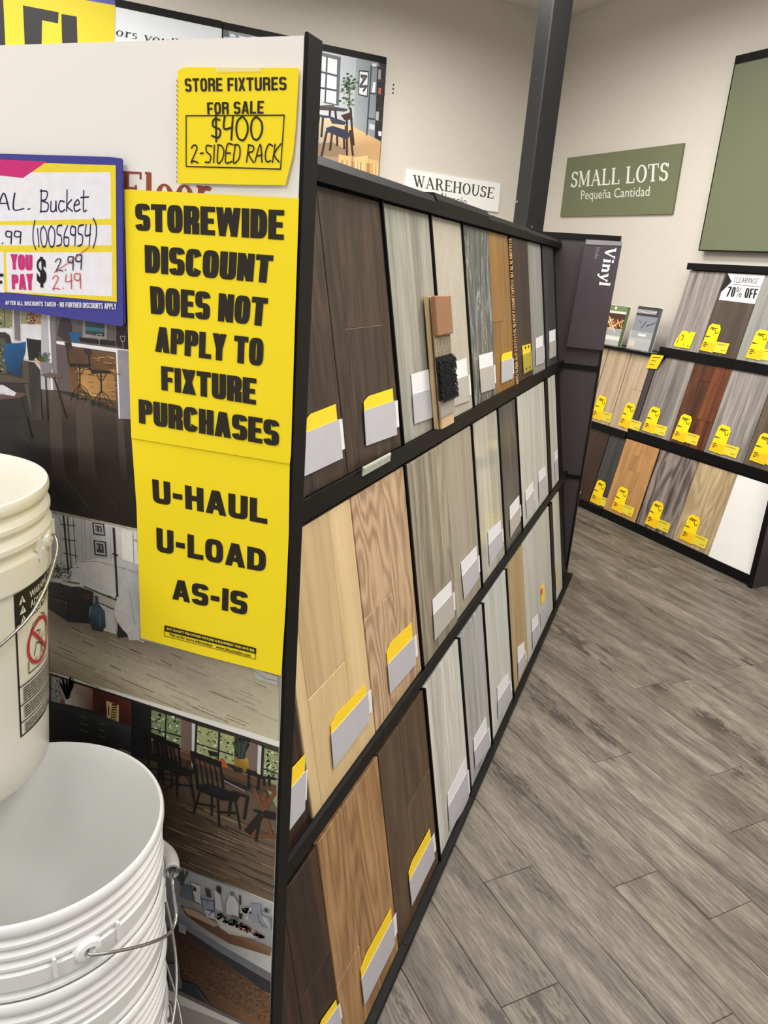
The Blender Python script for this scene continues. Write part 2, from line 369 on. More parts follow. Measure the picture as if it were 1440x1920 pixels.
def block(txt, T=.245, t=.185, w=.53, gap=.035):
    x = 0; out = []
    for ch in txt:
        g, a = _block_glyph(ch, T, t, w)
        for p in g: out.append([(u+x, v) for u, v in p])
        x += a+gap
    xs = [a for p in out for a, _ in p]; x0, x1 = min(xs), max(xs)
    return [[((a-x0)/(x1-x0), b) for a, b in p] for p in out]
# handwriting strokes, box height 1
HAND = {
 '0': ([[(.3, 1), (.08, .8), (.03, .4), (.15, .05), (.4, .02), (.55, .35), (.52, .75), (.3, 1)]], .68),
 '1': ([[(.1, .9), (.12, 0)]], .3),
 '2': ([[(.05, .8), (.2, 1), (.42, .95), (.42, .7), (.05, .05), (.2, .1), (.55, .02)]], .66),
 '3': ([[(.05, .9), (.4, .95), (.2, .55), (.45, .4), (.35, .05), (.03, .05)]], .6),
 '4': ([[(.12, 1), (.05, .5), (.5, .55)], [(.48, 1), (.42, 0)]], .64),
 '5': ([[(.5, 1), (.12, .95), (.1, .6), (.42, .5), (.4, .1), (.03, .03)]], .6),
 '6': ([[(.4, 1), (.08, .55), (.1, .08), (.4, .05), (.45, .4), (.1, .42)]], .58),
 '9': ([[(.45, .9), (.12, .95), (.06, .6), (.4, .55), (.46, .9), (.4, 0)]], .6),
 '.': ([[(.1, .02), (.15, .06)]], .3), '-': ([[(.05, .5), (.32, .52)]], .42),
 '(': ([[(.3, 1.25), (.08, .8), (.06, .25), (.25, -.15)]], .4), ')': ([[(.05, 1.3), (.3, .95), (.3, .35), (.08, -.1)]], .4),
 '$': ([[(.5, .85), (.2, .9), (.15, .6), (.48, .42), (.42, .12), (.05, .18)], [(.3, 1.12), (.28, -.1)]], .62),
 'A': ([[(.03, 0), (.3, 1), (.55, 0)], [(.15, .38), (.5, .4)]], .68), 'L': ([[(.1, 1), (.06, .03), (.5, .05)]], .62),
 'G': ([[(.5, .9), (.2, .95), (.05, .5), (.2, .03), (.5, .1), (.5, .45), (.3, .45)]], .66),
 'B': ([[(.1, 1), (.05, 0)], [(.02, .95), (.45, .9), (.4, .6), (.1, .52), (.5, .4), (.45, .05), (.03, .02)]], .64),
 'S': ([[(.5, .95), (.15, .95), (.1, .62), (.45, .4), (.4, .05), (.03, .03)]], .6), 'I': ([[(.12, 1), (.1, 0)]], .3),
 'D': ([[(.1, 1), (.06, 0), (.4, .15), (.5, .6), (.35, .95), (.02, .98)]], .64), 'E': ([[(.5, 1), (.1, .98), (.06, .02), (.5, .03)], [(.08, .52), (.42, .54)]], .6),
 'R': ([[(.1, 1), (.06, 0)], [(.02, .97), (.45, .9), (.42, .58), (.1, .5), (.52, 0)]], .62), 'C': ([[(.5, .88), (.2, .98), (.05, .5), (.2, .03), (.5, .1)]], .58),
 'K': ([[(.1, 1), (.06, 0)], [(.5, 1), (.1, .45), (.55, .02)]], .62), 'N': ([[(.05, 0), (.08, 1), (.45, .02), (.5, 1)]], .66),
 'u': ([[(.05, .5), (.08, .05), (.3, .08), (.38, .5), (.42, .03)]], .5), 'c': ([[(.4, .45), (.15, .5), (.05, .2), (.2, .02), (.42, .1)]], .46),
 'k': ([[(.1, 1), (.06, 0)], [(.4, .55), (.1, .25), (.42, .02)]], .48), 'e': ([[(.06, .28), (.38, .35), (.25, .52), (.06, .3), (.15, .02), (.42, .1)]], .46),
 't': ([[(.2, .95), (.16, .05), (.35, .05)], [(0, .62), (.48, .66)]], .5), ' ': ([], .35)}
def hand(txt, w, jit=.02, seed=1):
    rnd = random.Random(seed); x = 0; out = []
    for ch in txt:
        st, adv = HAND[ch]
        for pl in st:
            # smooth the stroke (Catmull-Rom)
            P = [Vector((a+x+rnd.uniform(-jit, jit), b+rnd.uniform(-jit, jit))) for a, b in pl]
            Q = []
            for i in range(len(P)-1):
                p0, p1, p2, p3 = P[max(i-1, 0)], P[i], P[i+1], P[min(i+2, len(P)-1)]
                for k in range(5):
                    t = k/5; Q.append(.5*((2*p1)+(p2-p0)*t+(2*p0-5*p1+4*p2-p3)*t*t+(3*p1-p0-3*p2+p3)*t**3))
            Q.append(P[-1])
            for a, b in zip(Q, Q[1:]):
                d = b-a
                if d.length < 1e-5: continue
                d.normalize(); n = Vector((-d.y, d.x))*w/2; e = d*w*.3
                out.append([tuple(a-n-e), tuple(b-n+e), tuple(b+n+e), tuple(a+n-e)])
        x += adv
    return [[(a/x, b) for a, b in p] for p in out]

# ------------------------------------------------------------ setting
S_BACK, N_RIGHT = -5.25, 3.93              # the two walls in wall coordinates
def WP(s, n, z=0): v = AX*s+NX*n; v.z = z; return v
WALLM = fmat((0, 0, 0), AX, NX, Vector((0, 0, 1)))       # x along, y into the right wall
PAINT = plain('greige_wall_paint', C(209, 202, 191), .75, 0, .015, 25, .12, spec=.25)
S0, S1, N0 = S_BACK, 2.6, -3.4
m = MB(); m.box(S0-.12, S1, N_RIGHT, N_RIGHT+.12, 0, CEIL+.1); o = m.build('wall_right', PAINT, M=WALLM); tag(o, kind='structure')
m = MB(); m.box(S0-.12, S0, N0, N_RIGHT, 0, CEIL+.1); o = m.build('wall_back', PAINT, M=WALLM); tag(o, kind='structure')
wall_back = o
m = MB()
for z in (2.68, 2.655, 2.63): m.box(S0-.001, S0+.0015, 2.545, 2.555, z-.005, z+.005)
sh = m.build('screw_holes', BLACK2, parent=wall_back); sh['kind'] = 'stuff'
for nm, bx in (('baseboard_right', (S0, S1, N_RIGHT-.012, N_RIGHT, 0, .1)), ('baseboard_back', (S0, S0+.012, N0, N_RIGHT-.012, 0, .1))):
    m = MB(); m.box(*bx); tag(m.build(nm, BLACK2, M=WALLM), kind='structure')
# ceiling: laid-in tiles in a grid
CT = plain('ceiling_tile', C(222, 216, 206), .85, 0, .06, 160, .6, spec=.2); TB = plain('tee_bar', C(205, 199, 190), .5, 0, .02, 20)
m = MB(); m.box(S0-.12, S1, N0, N_RIGHT+.12, CEIL+.02, CEIL+.1); ceiling = m.build('ceiling', CT, M=WALLM); tag(ceiling, kind='structure')
tm = MB(); g = .61
ns, nn = int((S1-S0)/g), int((N_RIGHT-N0)/g)
for i in range(ns+1): tm.box(S0+i*g-.012, S0+i*g+.012, N0, N_RIGHT, CEIL-.003, CEIL+.02)
for j in range(nn+1): tm.box(S0, S1, N_RIGHT-j*g-.012, N_RIGHT-j*g+.012, CEIL-.004, CEIL+.02)
o = tm.build('grid_bars', TB); o.parent = ceiling; o['kind'] = 'stuff'
m = MB(); m.box(-.295, .295, -.295, .295, .004, .018); tile0 = None
lampcells = set()
EM, nt, b = newmat('lit_diffuser'); b.inputs['Emission Color'].default_value = (1, .96, .9, 1); b.inputs['Emission Strength'].default_value = 1.2; b.inputs['Base Color'].default_value = (.9, .9, .88, 1)
for s, n, pw in LAMPS:
    i = int((s-S0)/g); j = int((N_RIGHT-n)/g); lampcells |= {(i, j), (i+1, j)}
    f = MB(); x0 = S0+i*g+.012; y1 = N_RIGHT-j*g-.012
    for q in ((x0, x0+1.196, y1-.03, y1), (x0, x0+1.196, y1-.586, y1-.556), (x0, x0+.03, y1-.556, y1-.03), (x0+1.166, x0+1.196, y1-.556, y1-.03)): f.box(q[0], q[1], q[2], q[3], CEIL-.006, CEIL+.02)
    fo = f.build('light_fixture', TB); fo.parent = ceiling
    f = MB(); f.box(x0+.03, x0+1.166, y1-.556, y1-.03, CEIL, CEIL+.004); dfo = f.build('diffuser', EM); dfo.parent = fo
for i in range(ns):
    for j in range(nn):
        if (i, j) in lampcells: continue
        if tile0 is None: t = tile0 = m.build('ceiling_tile', CT)
        else: t = tile0.copy(); col.objects.link(t)
        t.parent = ceiling; t.location = (S0+(i+.5)*g, N_RIGHT-(j+.5)*g, CEIL)
# floor planks
def proj(p):
    d = Vector(p)-EYE; z = d.dot(cz_)
    if z < .05: return None
    return (PPX+FPX*d.dot(cx_)/z, PPY+FPX*d.dot(cy_)/z)
FLOORW = wood('grey_oak_floor', C(134, 125, 112), C(60, 54, 47), C(98, 90, 80), .5, .34, .8, .16, 3.2, knots=1.1, stretch=.09, bscale=10, fscale=150, bump=.3, spec=.4, ring_n=60, ring_stretch=.2)
m = MB(); m.box(S0, S1, N0, N_RIGHT, -.1, -.005); floor = m.build('floor', plain('subfloor', C(60, 54, 48), .9), M=WALLM); tag(floor, kind='structure')
PW, PL = .1585, 1.22
JS = {0: -.933, 1: -1.244, 2: -.72, 3: -1.10, 4: -.925, 5: -1.537, 6: -1.128, 7: -1.343, 8: -1.85, 10: -1.738}
pm = MB(); hw, hl, c_ = PW/2-.0005, PL/2-.0005, .0011
# local: x across, y down into the floor, z along the plank
vs = [(-hw, .005, -hl), (hw, .005, -hl), (hw, .005, hl), (-hw, .005, hl), (-hw, c_, -hl), (hw, c_, -hl), (hw, c_, hl), (-hw, c_, hl),
      (-hw+c_, 0, -hl+c_), (hw-c_, 0, -hl+c_), (hw-c_, 0, hl-c_), (-hw+c_, 0, hl-c_)]
fs = [(0, 4, 5, 1), (1, 5, 6, 2), (2, 6, 7, 3), (3, 7, 4, 0), (4, 8, 9, 5), (5, 9, 10, 6), (6, 10, 11, 7), (7, 11, 8, 4), (8, 11, 10, 9)]
pm.mesh(vs, fs); rest = MB(); p0 = None; rnd = random.Random(5); nfl = 0
TM = Matrix(((0, 0, 1), (1, 0, 0), (0, -1, 0))).to_4x4()     # plank local -> wall frame (x along s, y along n, z up)
for k in range(-27, 20):
    n = .867+(k+.5)*PW
    if n+PW/2 > N_RIGHT: continue
    ph = JS.get(k, rnd.uniform(-1.2, 0)); i0 = math.floor((S0-ph)/PL)
    for i in range(i0, i0+9):
        s = ph+(i+.5)*PL; a, b_ = max(s-PL/2, S0), min(s+PL/2, S1)
        if b_-a < .02: continue
        vis = False
        for f in (-.5, -.25, 0, .25, .5):
            for h2 in (-.5, .5):
                wp = WP(s+f*PL, n+h2*PW)
                q = proj(wp)
                if q and -30 < q[0] < 1480 and -30 < q[1] < 1960 and wp.x > -.5 and wp.y < 5.3: vis = True
        if vis:
            if p0 is None: t = p0 = pm.build('plank', FLOORW)
            else: t = p0.copy(); col.objects.link(t)
            t.parent = floor; t.matrix_basis = Matrix.Translation((s, n, 0)) @ TM
            q = rnd.uniform(.93, 1.06); t.color = (q*rnd.uniform(.99, 1.01), q, q*rnd.uniform(.98, 1.01), 1); nfl += 1
        else:
            rest.box(n-hw, n+hw, 0, .005, a, b_)
o = rest.build('plank_field', FLOORW); o.parent = floor; o.matrix_basis = TM; o['kind'] = 'stuff'
# steel column
w_ = .127; y_ = 4.45; M_ = (-.2148*y_, y_)
cs, cn = Vector((M_[0], M_[1], 0)).dot(AX), Vector((M_[0], M_[1], 0)).dot(NX)
m, nt, b = newmat('scuffed_black_paint')
tc = nd(nt, 'ShaderNodeTexCoord'); no = nd(nt, 'ShaderNodeTexNoise'); no.inputs['Scale'].default_value = 16; no.inputs['Detail'].default_value = 8; nt.links.new(tc.outputs['Object'], no.inputs['Vector'])
r = nd(nt, 'ShaderNodeValToRGB'); r.color_ramp.elements[0].position = .70; r.color_ramp.elements[0].color = C(17, 17, 17); r.color_ramp.elements[1].position = .74; r.color_ramp.elements[1].color = C(150, 148, 142)
nt.links.new(no.outputs['Fac'], r.inputs[0]); nt.links.new(r.outputs[0], b.inputs['Base Color']); b.inputs['Roughness'].default_value = .5
cm = MB(); cm.box(cs-w_, cs, cn, cn+w_, 0, CEIL-.004); o = cm.build('column', m, M=WALLM, bevel=.006); tag(o, 'square black steel column standing in front of the room corner', 'column', kind='structure')

# ------------------------------------------------------------ display racks
def rackframe(o, ex): ez = Vector((0, 0, 1)); return fmat(o, ex, ez.cross(ex), ez)
GM = rackframe((-.36, 0, 0), Vector((0, 1, 0))); KM = .184
GW = rackframe(NX*3.556, AX); KW = .19
def slope(G, k, x, z, proud=0.):           # local frame lying on the sloped face
    ez = Vector((0, k, 1)).normalized(); ey = Vector((0, 1, -k)).normalized(); ex = Vector((1, 0, 0))
    return G @ Matrix.Translation(Vector((x, k*z, z))-ey*proud) @ Matrix((ex, ey, ez)).transposed().to_4x4()
def rails(parent, k, x0, x1, joints, zb, lipdown, lipup=.006, out=.02):
    xs = [x0]+[j for j in joints if x0 < j < x1]+[x1]
    y = k*zb
    for a, b in zip(xs, xs[1:]):
        m = MB()
        prof = [(y+.03, zb-.004), (y-out+.003, zb-.004), (y-out+.003, zb-lipdown), (y-out, zb-lipdown), (y-out, zb+lipup), (y-out+.003, zb+lipup), (y-out+.003, zb-.0005), (y+.03, zb-.0005)]
        m.prism(prof, 0, a+.0008, b-.0008); o = m.build('rail', BLACK); o.parent = parent
def divider(parent, G, k, x, zb, zt, w=.006, out=.006):
    m = MB(); m.box(-w/2, w/2, -out, .016, 0, (zt-zb)*math.sqrt(1+k*k)); o = m.build('divider', BLACK)
    o.parent = parent; o.matrix_basis = slope(Matrix(), k, x, zb)
def part(mb, name, mat, parent, **kw): o = mb.build(name, mat, **kw); o.parent = parent; return o

MR = [(1.122, 1.642), (.568, 1.076), (.020, .516)]
rack = thing('display_rack', 'long two-sided black sample rack with white photo end panel, leaning boards in three rows', 'display rack', GM)
for (zb, zt), js in zip(MR, ([1.955, 2.46, 3.12], [1.31, 1.89, 2.46, 3.07], [1.31, 1.885, 2.46, 3.07])):
    rails(rack, KM, .76, 3.87, js, zb, .037 if zb > 1 else .029 if zb > .1 else .02, .005, .012 if zb > .1 else .018)
for x in (1.602, 1.93, 2.215, 3.430): divider(rack, GM, KM, x, 1.122, 1.645)
for x in (1.600, 2.176, 2.504, 2.79): divider(rack, GM, KM, x, .568, 1.078)
for x in (1.596, 1.9015, 2.17, 2.495): divider(rack, GM, KM, x, .020, .518)
divider(rack, GM, KM, 3.412, .568, 1.078, .075, .004); divider(rack, GM, KM, 3.40, .020, .518, .07, .004)
for i, (a, b, e) in enumerate(((.76, 1.93, 0), (1.93, 2.46, .007), (2.46, 3.12, .0), (3.12, 3.87, -.004))):
    y = KM*1.645; m = MB(); m.prism([(y-.016, 1.646), (y-.018, 1.672+e), (y-.008, 1.688+e), (y+.095, 1.688+e), (y+.095, 1.68+e), (y, 1.68+e), (y, 1.646)], 0, a+.001, b-.001); part(m, 'header', BLACK, rack)
ys = KM*1.66+.016
for sgn in (0, 1):
    m = MB(); f = (lambda y: y) if not sgn else (lambda y: .714-y)
    m.prism([(f(.015), .0), (f(.019), .0), (f(.019+KM*1.66), 1.66), (f(.015+KM*1.66), 1.66)], 0, .76, 3.87); part(m, 'back_board', BLACK2, rack)
# near end panel (x .73 .. .76, local y .027 .. .687)
m = MB(); m.box(.7305, .758, .0315, .6825, .004, 1.719); ep = part(m, 'end_panel', WHITEP, rack)
m = MB(); m.box(.730, .7615, .027, .0312, 0, 1.7225); part(m, 'edge_trim', BLACK, rack, bevel=.001)
m = MB(); m.box(.730, .7615, .6828, .687, 0, 1.7225); part(m, 'edge_trim', BLACK, rack, bevel=.001)
m = MB(); m.box(.7585, .7615, .0315, .6825, 0, 1.715); part(m, 'panel_back', BLACK2, rack)
for z in (1.648, .87, .11):
    m = MB(); m.box(.7617, .775, .035, .052, z-.022, z+.022); part(m, 'clip', BLACK2, rack, bevel=.003)
# far end panel: plum infill behind black bars, seen past the last boards
fe = MB(); fe.box(3.8725, 3.90, .022, .680, 0, 1.70); fep = part(fe, 'end_panel', PURPLE, rack)
for bx in ((3.866, 3.905, .018, .026, 0, 1.717), (3.866, 3.905, .676, .684, 0, 1.717), (3.866, 3.905, .026, .676, 1.69, 1.717), (3.866, 3.8725, .026, .676, 1.088, 1.112), (3.866, 3.8725, .026, .676, .535, .555)):
    m = MB(); m.box(*bx); part(m, 'frame_bar', BLACK, rack)
m = MB()
for i, z in enumerate((.25, 1.35)): m.box(3.868, 3.8723, .027, .675, z-.002, z+.002)
# price label holder clipped on the upper rail
lh = thing('label_holder', 'clear plastic label holder clipped on the upper black rail below the dark brown boards', 'label holder', GM)
P = [hit(x, y, GM @ Vector((0, KM*1.122-.024, 0)), Vector((1, 0, 0))) for x, y in ((680, 876), (733, 850), (732, 866), (682, 891))]
m = MB(); q = [GM.inverted() @ p for p in P]
xa, xb = (q[0].x+q[3].x)/2, (q[1].x+q[2].x)/2; za, zb_ = (q[2].z+q[3].z)/2, (q[0].z+q[1].z)/2
yy = KM*1.122-.0205
m.box(xa, xb, yy-.0035, yy-.0002, za, zb_); part(m, 'sleeve', plain('milky_plastic', C(176, 186, 168), .2, 0, .1, 60), lh, bevel=.0008)
m = MB(); m.box(xa+.002, xb-.002, yy-.0045, yy-.0037, zb_-.006, zb_-.001); part(m, 'grip_lip', plain('milky_lip', C(205, 208, 195), .2), lh)

# ------------------------------------------------------------ sample boards
wm = {}
def W_(key, *a, **k): wm[key] = wood(key, *a, **k)
W_('espresso_oak', C(82, 61, 44), C(32, 24, 17), C(56, 41, 30), .5, .35, .9, .18, 4)
W_('espresso_oak_red', C(76, 46, 32), C(28, 18, 15), C(48, 30, 23), .35, .7, .6)
W_('cinder_grey', C(178, 174, 161), C(118, 114, 103), C(150, 147, 135), .45, .7, .5)
W_('sand', C(190, 182, 166), C(166, 157, 141), None, .5, .35, .3, stretch=.5, bscale=30)
W_('bamboo', C(166, 122, 56), C(116, 82, 34), C(142, 101, 44), .3, .5, .5)
W_('mahogany', C(74, 52, 42), C(42, 29, 25), C(58, 41, 34), .4, .5, .5)
W_('cloud_grey', C(165, 164, 155), C(120, 120, 113), None, .4, .6, .5)
W_('slate_blue', C(68, 68, 66), C(42, 42, 42), None, .45, .6, .4, stretch=.2)
W_('maple', C(224, 198, 152), C(188, 158, 112), C(208, 181, 134), .4, .3, .45, .16, 3, ring_n=70)
W_('figured_oak', C(212, 182, 146), C(150, 118, 88), C(186, 154, 120), .45, .2, .55, .45, 6, ring_n=120, ring_stretch=.3)
W_('grey_oak', C(170, 160, 138), C(108, 100, 84), C(142, 133, 114), .45, .55, .6, .2, 4, knots=.5)
W_('greige', C(180, 170, 151), C(140, 131, 113), None, .45, .5, .3)
W_('pale_gloss', C(208, 206, 192), C(172, 170, 155), None, .08, .7, .2, bump=0)
W_('charcoal', C(98, 97, 94), C(62, 62, 61), None, .3, .7, .4, stretch=.2)
W_('pale_grey', C(208, 207, 198), C(168, 167, 158), None, .4, .5, .35)
W_('golden_oak', C(186, 146, 100), C(126, 92, 58), C(162, 124, 82), .45, .3, .7, .3, 4.5, ring_n=110)
W_('walnut_brown', C(108, 84, 58), C(64, 48, 33), C(86, 66, 46), .45, .35, .6, .15, 4)
W_('whitewash', C(232, 229, 220), C(172, 169, 161), C(208, 205, 196), .4, .5, .7)
W_('blue_grey', C(196, 195, 192), C(134, 135, 136), None, .35, .8, .4)
W_('pale_green_grey', C(216, 218, 210), C(174, 177, 170), None, .35, .6, .25)
W_('tan', C(196, 172, 128), C(150, 128, 88), C(174, 150, 108), .4, .5, .5)
W_('weathered_grey', C(164, 156, 148), C(100, 94, 90), C(134, 127, 121), .5, .8, .5)
W_('dark_taupe', C(98, 84, 70), C(62, 52, 43), C(78, 66, 55), .45, .5, .5)
W_('redwood', C(122, 66, 32), C(46, 22, 12), C(84, 42, 20), .35, .9, .5)
W_('driftwood', C(150, 138, 128), C(72, 62, 58), C(116, 104, 97), .45, .5, .6, .5, 6, ring_n=80)
W_('honey_oak', C(196, 150, 96), C(148, 106, 62), C(174, 129, 78), .45, .4, .4, .2, 6)
W_('sandy_oak', C(198, 176, 138), C(146, 124, 92), C(174, 152, 116), .45, .4, .5, .3, 6)
W_('blush_oak', C(198, 176, 148), C(154, 132, 106), C(180, 158, 130), .45, .5, .5)
W_('dark_chestnut', C(70, 42, 27), C(34, 21, 16), None, .4, .6, .5)
W_('graphite', C(70, 69, 67), C(43, 42, 41), None, .45, .6, .5)
wm['white_sample'] = plain('white_sample', C(232, 230, 226), .4, 0, .02, 20)
CORE = plain('board_core', C(60, 54, 48), .7)
def marble():
    m, nt, b = newmat('black_marble'); L = nt.links.new
    tc = nd(nt, 'ShaderNodeTexCoord'); mp = nd(nt, 'ShaderNodeMapping'); mp.inputs['Scale'].default_value = (1, 1, .32); L(tc.outputs['Object'], mp.inputs[0])
    a = nd(nt, 'ShaderNodeTexNoise'); a.inputs['Scale'].default_value = 9; a.inputs['Detail'].default_value = 9; a.inputs['Distortion'].default_value = 2.5; L(mp.outputs[0], a.inputs['Vector'])
    v = nd(nt, 'ShaderNodeMath', operation='SUBTRACT'); L(a.outputs['Fac'], v.inputs[0]); v.inputs[1].default_value = .5
    ab = nd(nt, 'ShaderNodeMath', operation='ABSOLUTE'); L(v.outputs[0], ab.inputs[0])
    r = nd(nt, 'ShaderNodeValToRGB'); e = r.color_ramp.elements; e[0].position = 0; e[0].color = C(186, 188, 184); e[1].position = .35; e[1].color = C(56, 57, 55)
    x = e.new(.012); x.color = C(114, 115, 111); x = e.new(.09); x.color = C(80, 81, 78); L(ab.outputs[0], r.inputs[0]); L(r.outputs[0], b.inputs['Base Color']); b.inputs['Roughness'].default_value = .3
    return m
wm['black_marble'] = marble()
wm['grey_marble'] = wm['weathered_grey']
SEAM = plain('seam_highlight', C(140, 122, 100), .6)  # pale core colour stands in for the highlight along the plank bevels
PINK = plain('pink_marker', C(240, 190, 205), .6)
brnd = random.Random(3)
def board(G, k, x0, x1, zb, zt, mat, label, grp, lay=None, proud=0., th=.011, tone=1., name='sample_board', seamc=None):
    sl = math.sqrt(1+k*k); Lh = (zt-zb)*sl; w = x1-x0
    M = slope(G, k, x0, zb, proud+.0)
    t = thing(name, label, 'sample board', M, grp)
    for (u0, u1, v0, v1, tn) in (lay or [(0, 1, 0, 1, 1)]):
        e = .0004; m = MB(); a, b, c, d = u0*w+e, u1*w-e, v0*Lh+e, v1*Lh-e; f = .0012
        m.mesh([(a, th*.7, c), (b, th*.7, c), (b, th*.7, d), (a, th*.7, d), (a, f, c), (b, f, c), (b, f, d), (a, f, d), (a+f, 0, c+f), (b-f, 0, c+f), (b-f, 0, d-f), (a+f, 0, d-f)],
               [(0, 1, 5, 4), (1, 2, 6, 5), (2, 3, 7, 6), (3, 0, 4, 7), (4, 5, 9, 8), (5, 6, 10, 9), (6, 7, 11, 10), (7, 4, 8, 11), (8, 9, 10, 11), (0, 3, 2, 1)])
        o = m.build('plank', wm[mat]); o.parent = t
        q = tn*tone; o.color = (q, q, q, 1)
    m = MB(); m.box(.0006, w-.0006, th*.72 if not seamc else .0011, th, .0006, Lh-.0006); o = m.build('core', seamc or CORE); o.parent = t
    t['_'] = 0; del t['_']
    return t
def loc(t, x, y, d=.003):                  # photo pixel -> (x, z) on the board's own face
    M = t.matrix_world; n = M.to_3x3() @ Vector((0, 1, 0)); p = M.inverted() @ hit(x, y, M @ Vector((0, -d, 0)), n)
    return Vector((p.x, p.z))
def slab(pts, y0, y1, name, mat, parent):
    m = MB(); m.prism([(p[0], p[1]) for p in pts], 1, y0, y1); o = m.build(name, mat); o.parent = parent; return o
def card(t, quad, top, kf, body=None, tab=True, chamfer=True, d=.003):
    q = [loc(t, *p, d) for p in quad]; TL, TR, BR, BL = q
    h = slab([BL, BR, TR, TL], -d-.0012, -d, 'card_pocket', body or CARDG, t)
    u0, u1 = (TL-BL)*kf, (TR-BR)*kf; r = TR-TL
    A, B = TL-(TL-BL)*.1+r*.02, TR-(TR-BR)*.1-r*.04
    if chamfer: pts = [A, B, B+u1*1.1, A+r*.16+u0*1.1, A+u0*.8]
    else: pts = [A, B, B+u1*1.1, A+u0*1.1]
    s = slab(pts, -d+.0002, -d+.001, 'header_card', top, h)
    if tab:
        a = TR-(TR-BR)*.02-r*.03; b = a+r*.14; c = b-(TR-BR)*.78; e = a-(TR-BR)*.78
        s2 = slab([e, c, b, a], -d+.0002, -d+.0008, 'side_tab', CARDW, h)
        pts = [a+r*.04-(TR-BR)*.28, a+r*.04-(TR-BR)*.55, a+r*.065-(TR-BR)*.55, a+r*.065-(TR-BR)*.28]
        slab(pts, -d+.0001, -d+.0002, 'marker_line', PINK, h)
    return h
def seam(*cols):                           # equal vertical strips
    n = len(cols); return [(i/n, (i+1)/n, 0, 1, c) for i, c in enumerate(cols)]
Y, WH = CARDY, CARDW
B = lambda row, x0, x1, mat, label, **kw: board(GM, KM, x0+.0012, x1-.0012, MR[row][0]+.0005, MR[row][1]-kw.pop('drop', 0), mat, label, ('sample boards in the top row of the long rack', 'sample boards in the middle row of the long rack', 'sample boards in the bottom row of the long rack')[row], **kw)
# top row
t = B(0, 1.003, 1.299, 'espresso_oak', 'dark brown wood-look board next to the white end panel, top row of long rack', lay=[(0, .5, 0, .5, 1.05), (0, .5, .5, 1, .98), (.5, 1, 0, 1, .95)], seamc=SEAM)
card(t, [(569, 813), (635, 786), (642, 859), (566, 895)], Y, .45)
t = B(0, 1.3, 1.598, 'espresso_oak', 'second dark brown wood-look board with light seams, left of the black divider, top row', lay=[(0, .2, 0, 1, .92), (.2, .84, 0, .52, .98), (.2, .84, .52, 1, 1.05), (.84, 1, 0, 1, .95)], seamc=SEAM)
card(t, [(682, 770), (740, 751), (744, 815), (686, 836)], Y, .42)
t = B(0, 1.606, 1.925, 'cinder_grey', 'cool grey wood-look board with white card, behind the leaning carpet sample stack', lay=[(0, .72, 0, 1, 1), (.72, 1, 0, .6, 1.06), (.72, 1, .6, 1, .97)])
card(t, [(773, 740), (819, 725), (822, 779), (777, 795)], WH, .7, CARDG, chamfer=False)
t = B(0, 1.935, 2.211, 'sand', 'plain beige stone-look board in the top row, right of the carpet sample stack')
card(t, [(845, 715), (878, 703), (881, 751), (846, 763)], WH, .7, CARDT, chamfer=False)
t = B(0, 2.219, 2.524, 'black_marble', 'black marble-look board with white veins in the top row')
card(t, [(899, 692), (926, 684), (928, 728), (902, 737)], WH, .6, CARDT, chamfer=False)
t = B(0, 2.526, 2.845, 'bamboo', 'amber bamboo board with a frayed edge in the top row', lay=[(0, .42, 0, .45, 1), (0, .42, .45, 1, 1.06), (.42, .86, 0, 1, .96)])
m = MB(); rr = random.Random(8); z = .0
while z < .52:
    a = rr.uniform(-.3, .3); l = rr.uniform(.03, .045); m.tube([(.272, -.004, z), (.285, -.009, z+a*.02), (.272+l, -.003, z+a*.06)], .0018, 5); z += rr.uniform(.003, .008)
o = m.build('frayed_edge', wood('raffia', C(214, 178, 118), C(122, 82, 44)), smooth=True); o.parent = t; o['kind'] = 'stuff'
card(t, [(940, 678), (961, 671), (962, 709), (940, 719)], Y, .4)
t = B(0, 2.848, 3.15, 'mahogany', 'dark mahogany board with an all-yellow card in the top row', lay=seam(1, .93))
h = card(t, [(980, 665), (996, 659), (998, 692), (982, 701)], Y, .5, plain('olive_sleeve', C(178, 163, 58), .3), tab=False, chamfer=False)
q = [loc(t, x, y, .0035) for x, y in ((985, 652), (991, 650), (987, 692), (993, 689))]
for p in q: slab([(p.x-.009, p.y-.004), (p.x+.009, p.y-.004), (p.x+.009, p.y+.005), (p.x-.009, p.y+.005)], -.0046, -.0036, 'black_mark', BLACK2, h)
t = B(0, 3.153, 3.427, 'cloud_grey', 'mid grey wood-look board, second last in the top row', lay=seam(1, 1.04))
card(t, [(1005, 653), (1019, 647), (1020, 680), (1005, 686)], WH, .6, CARDG, chamfer=False)
t = B(0, 3.434, 3.74, 'slate_blue', 'dark slate board, last in the top row beside the plum end panel')
card(t, [(1030, 642), (1042, 637), (1042, 667), (1030, 673)], WH, .7, CARDT, tab=False, chamfer=False)
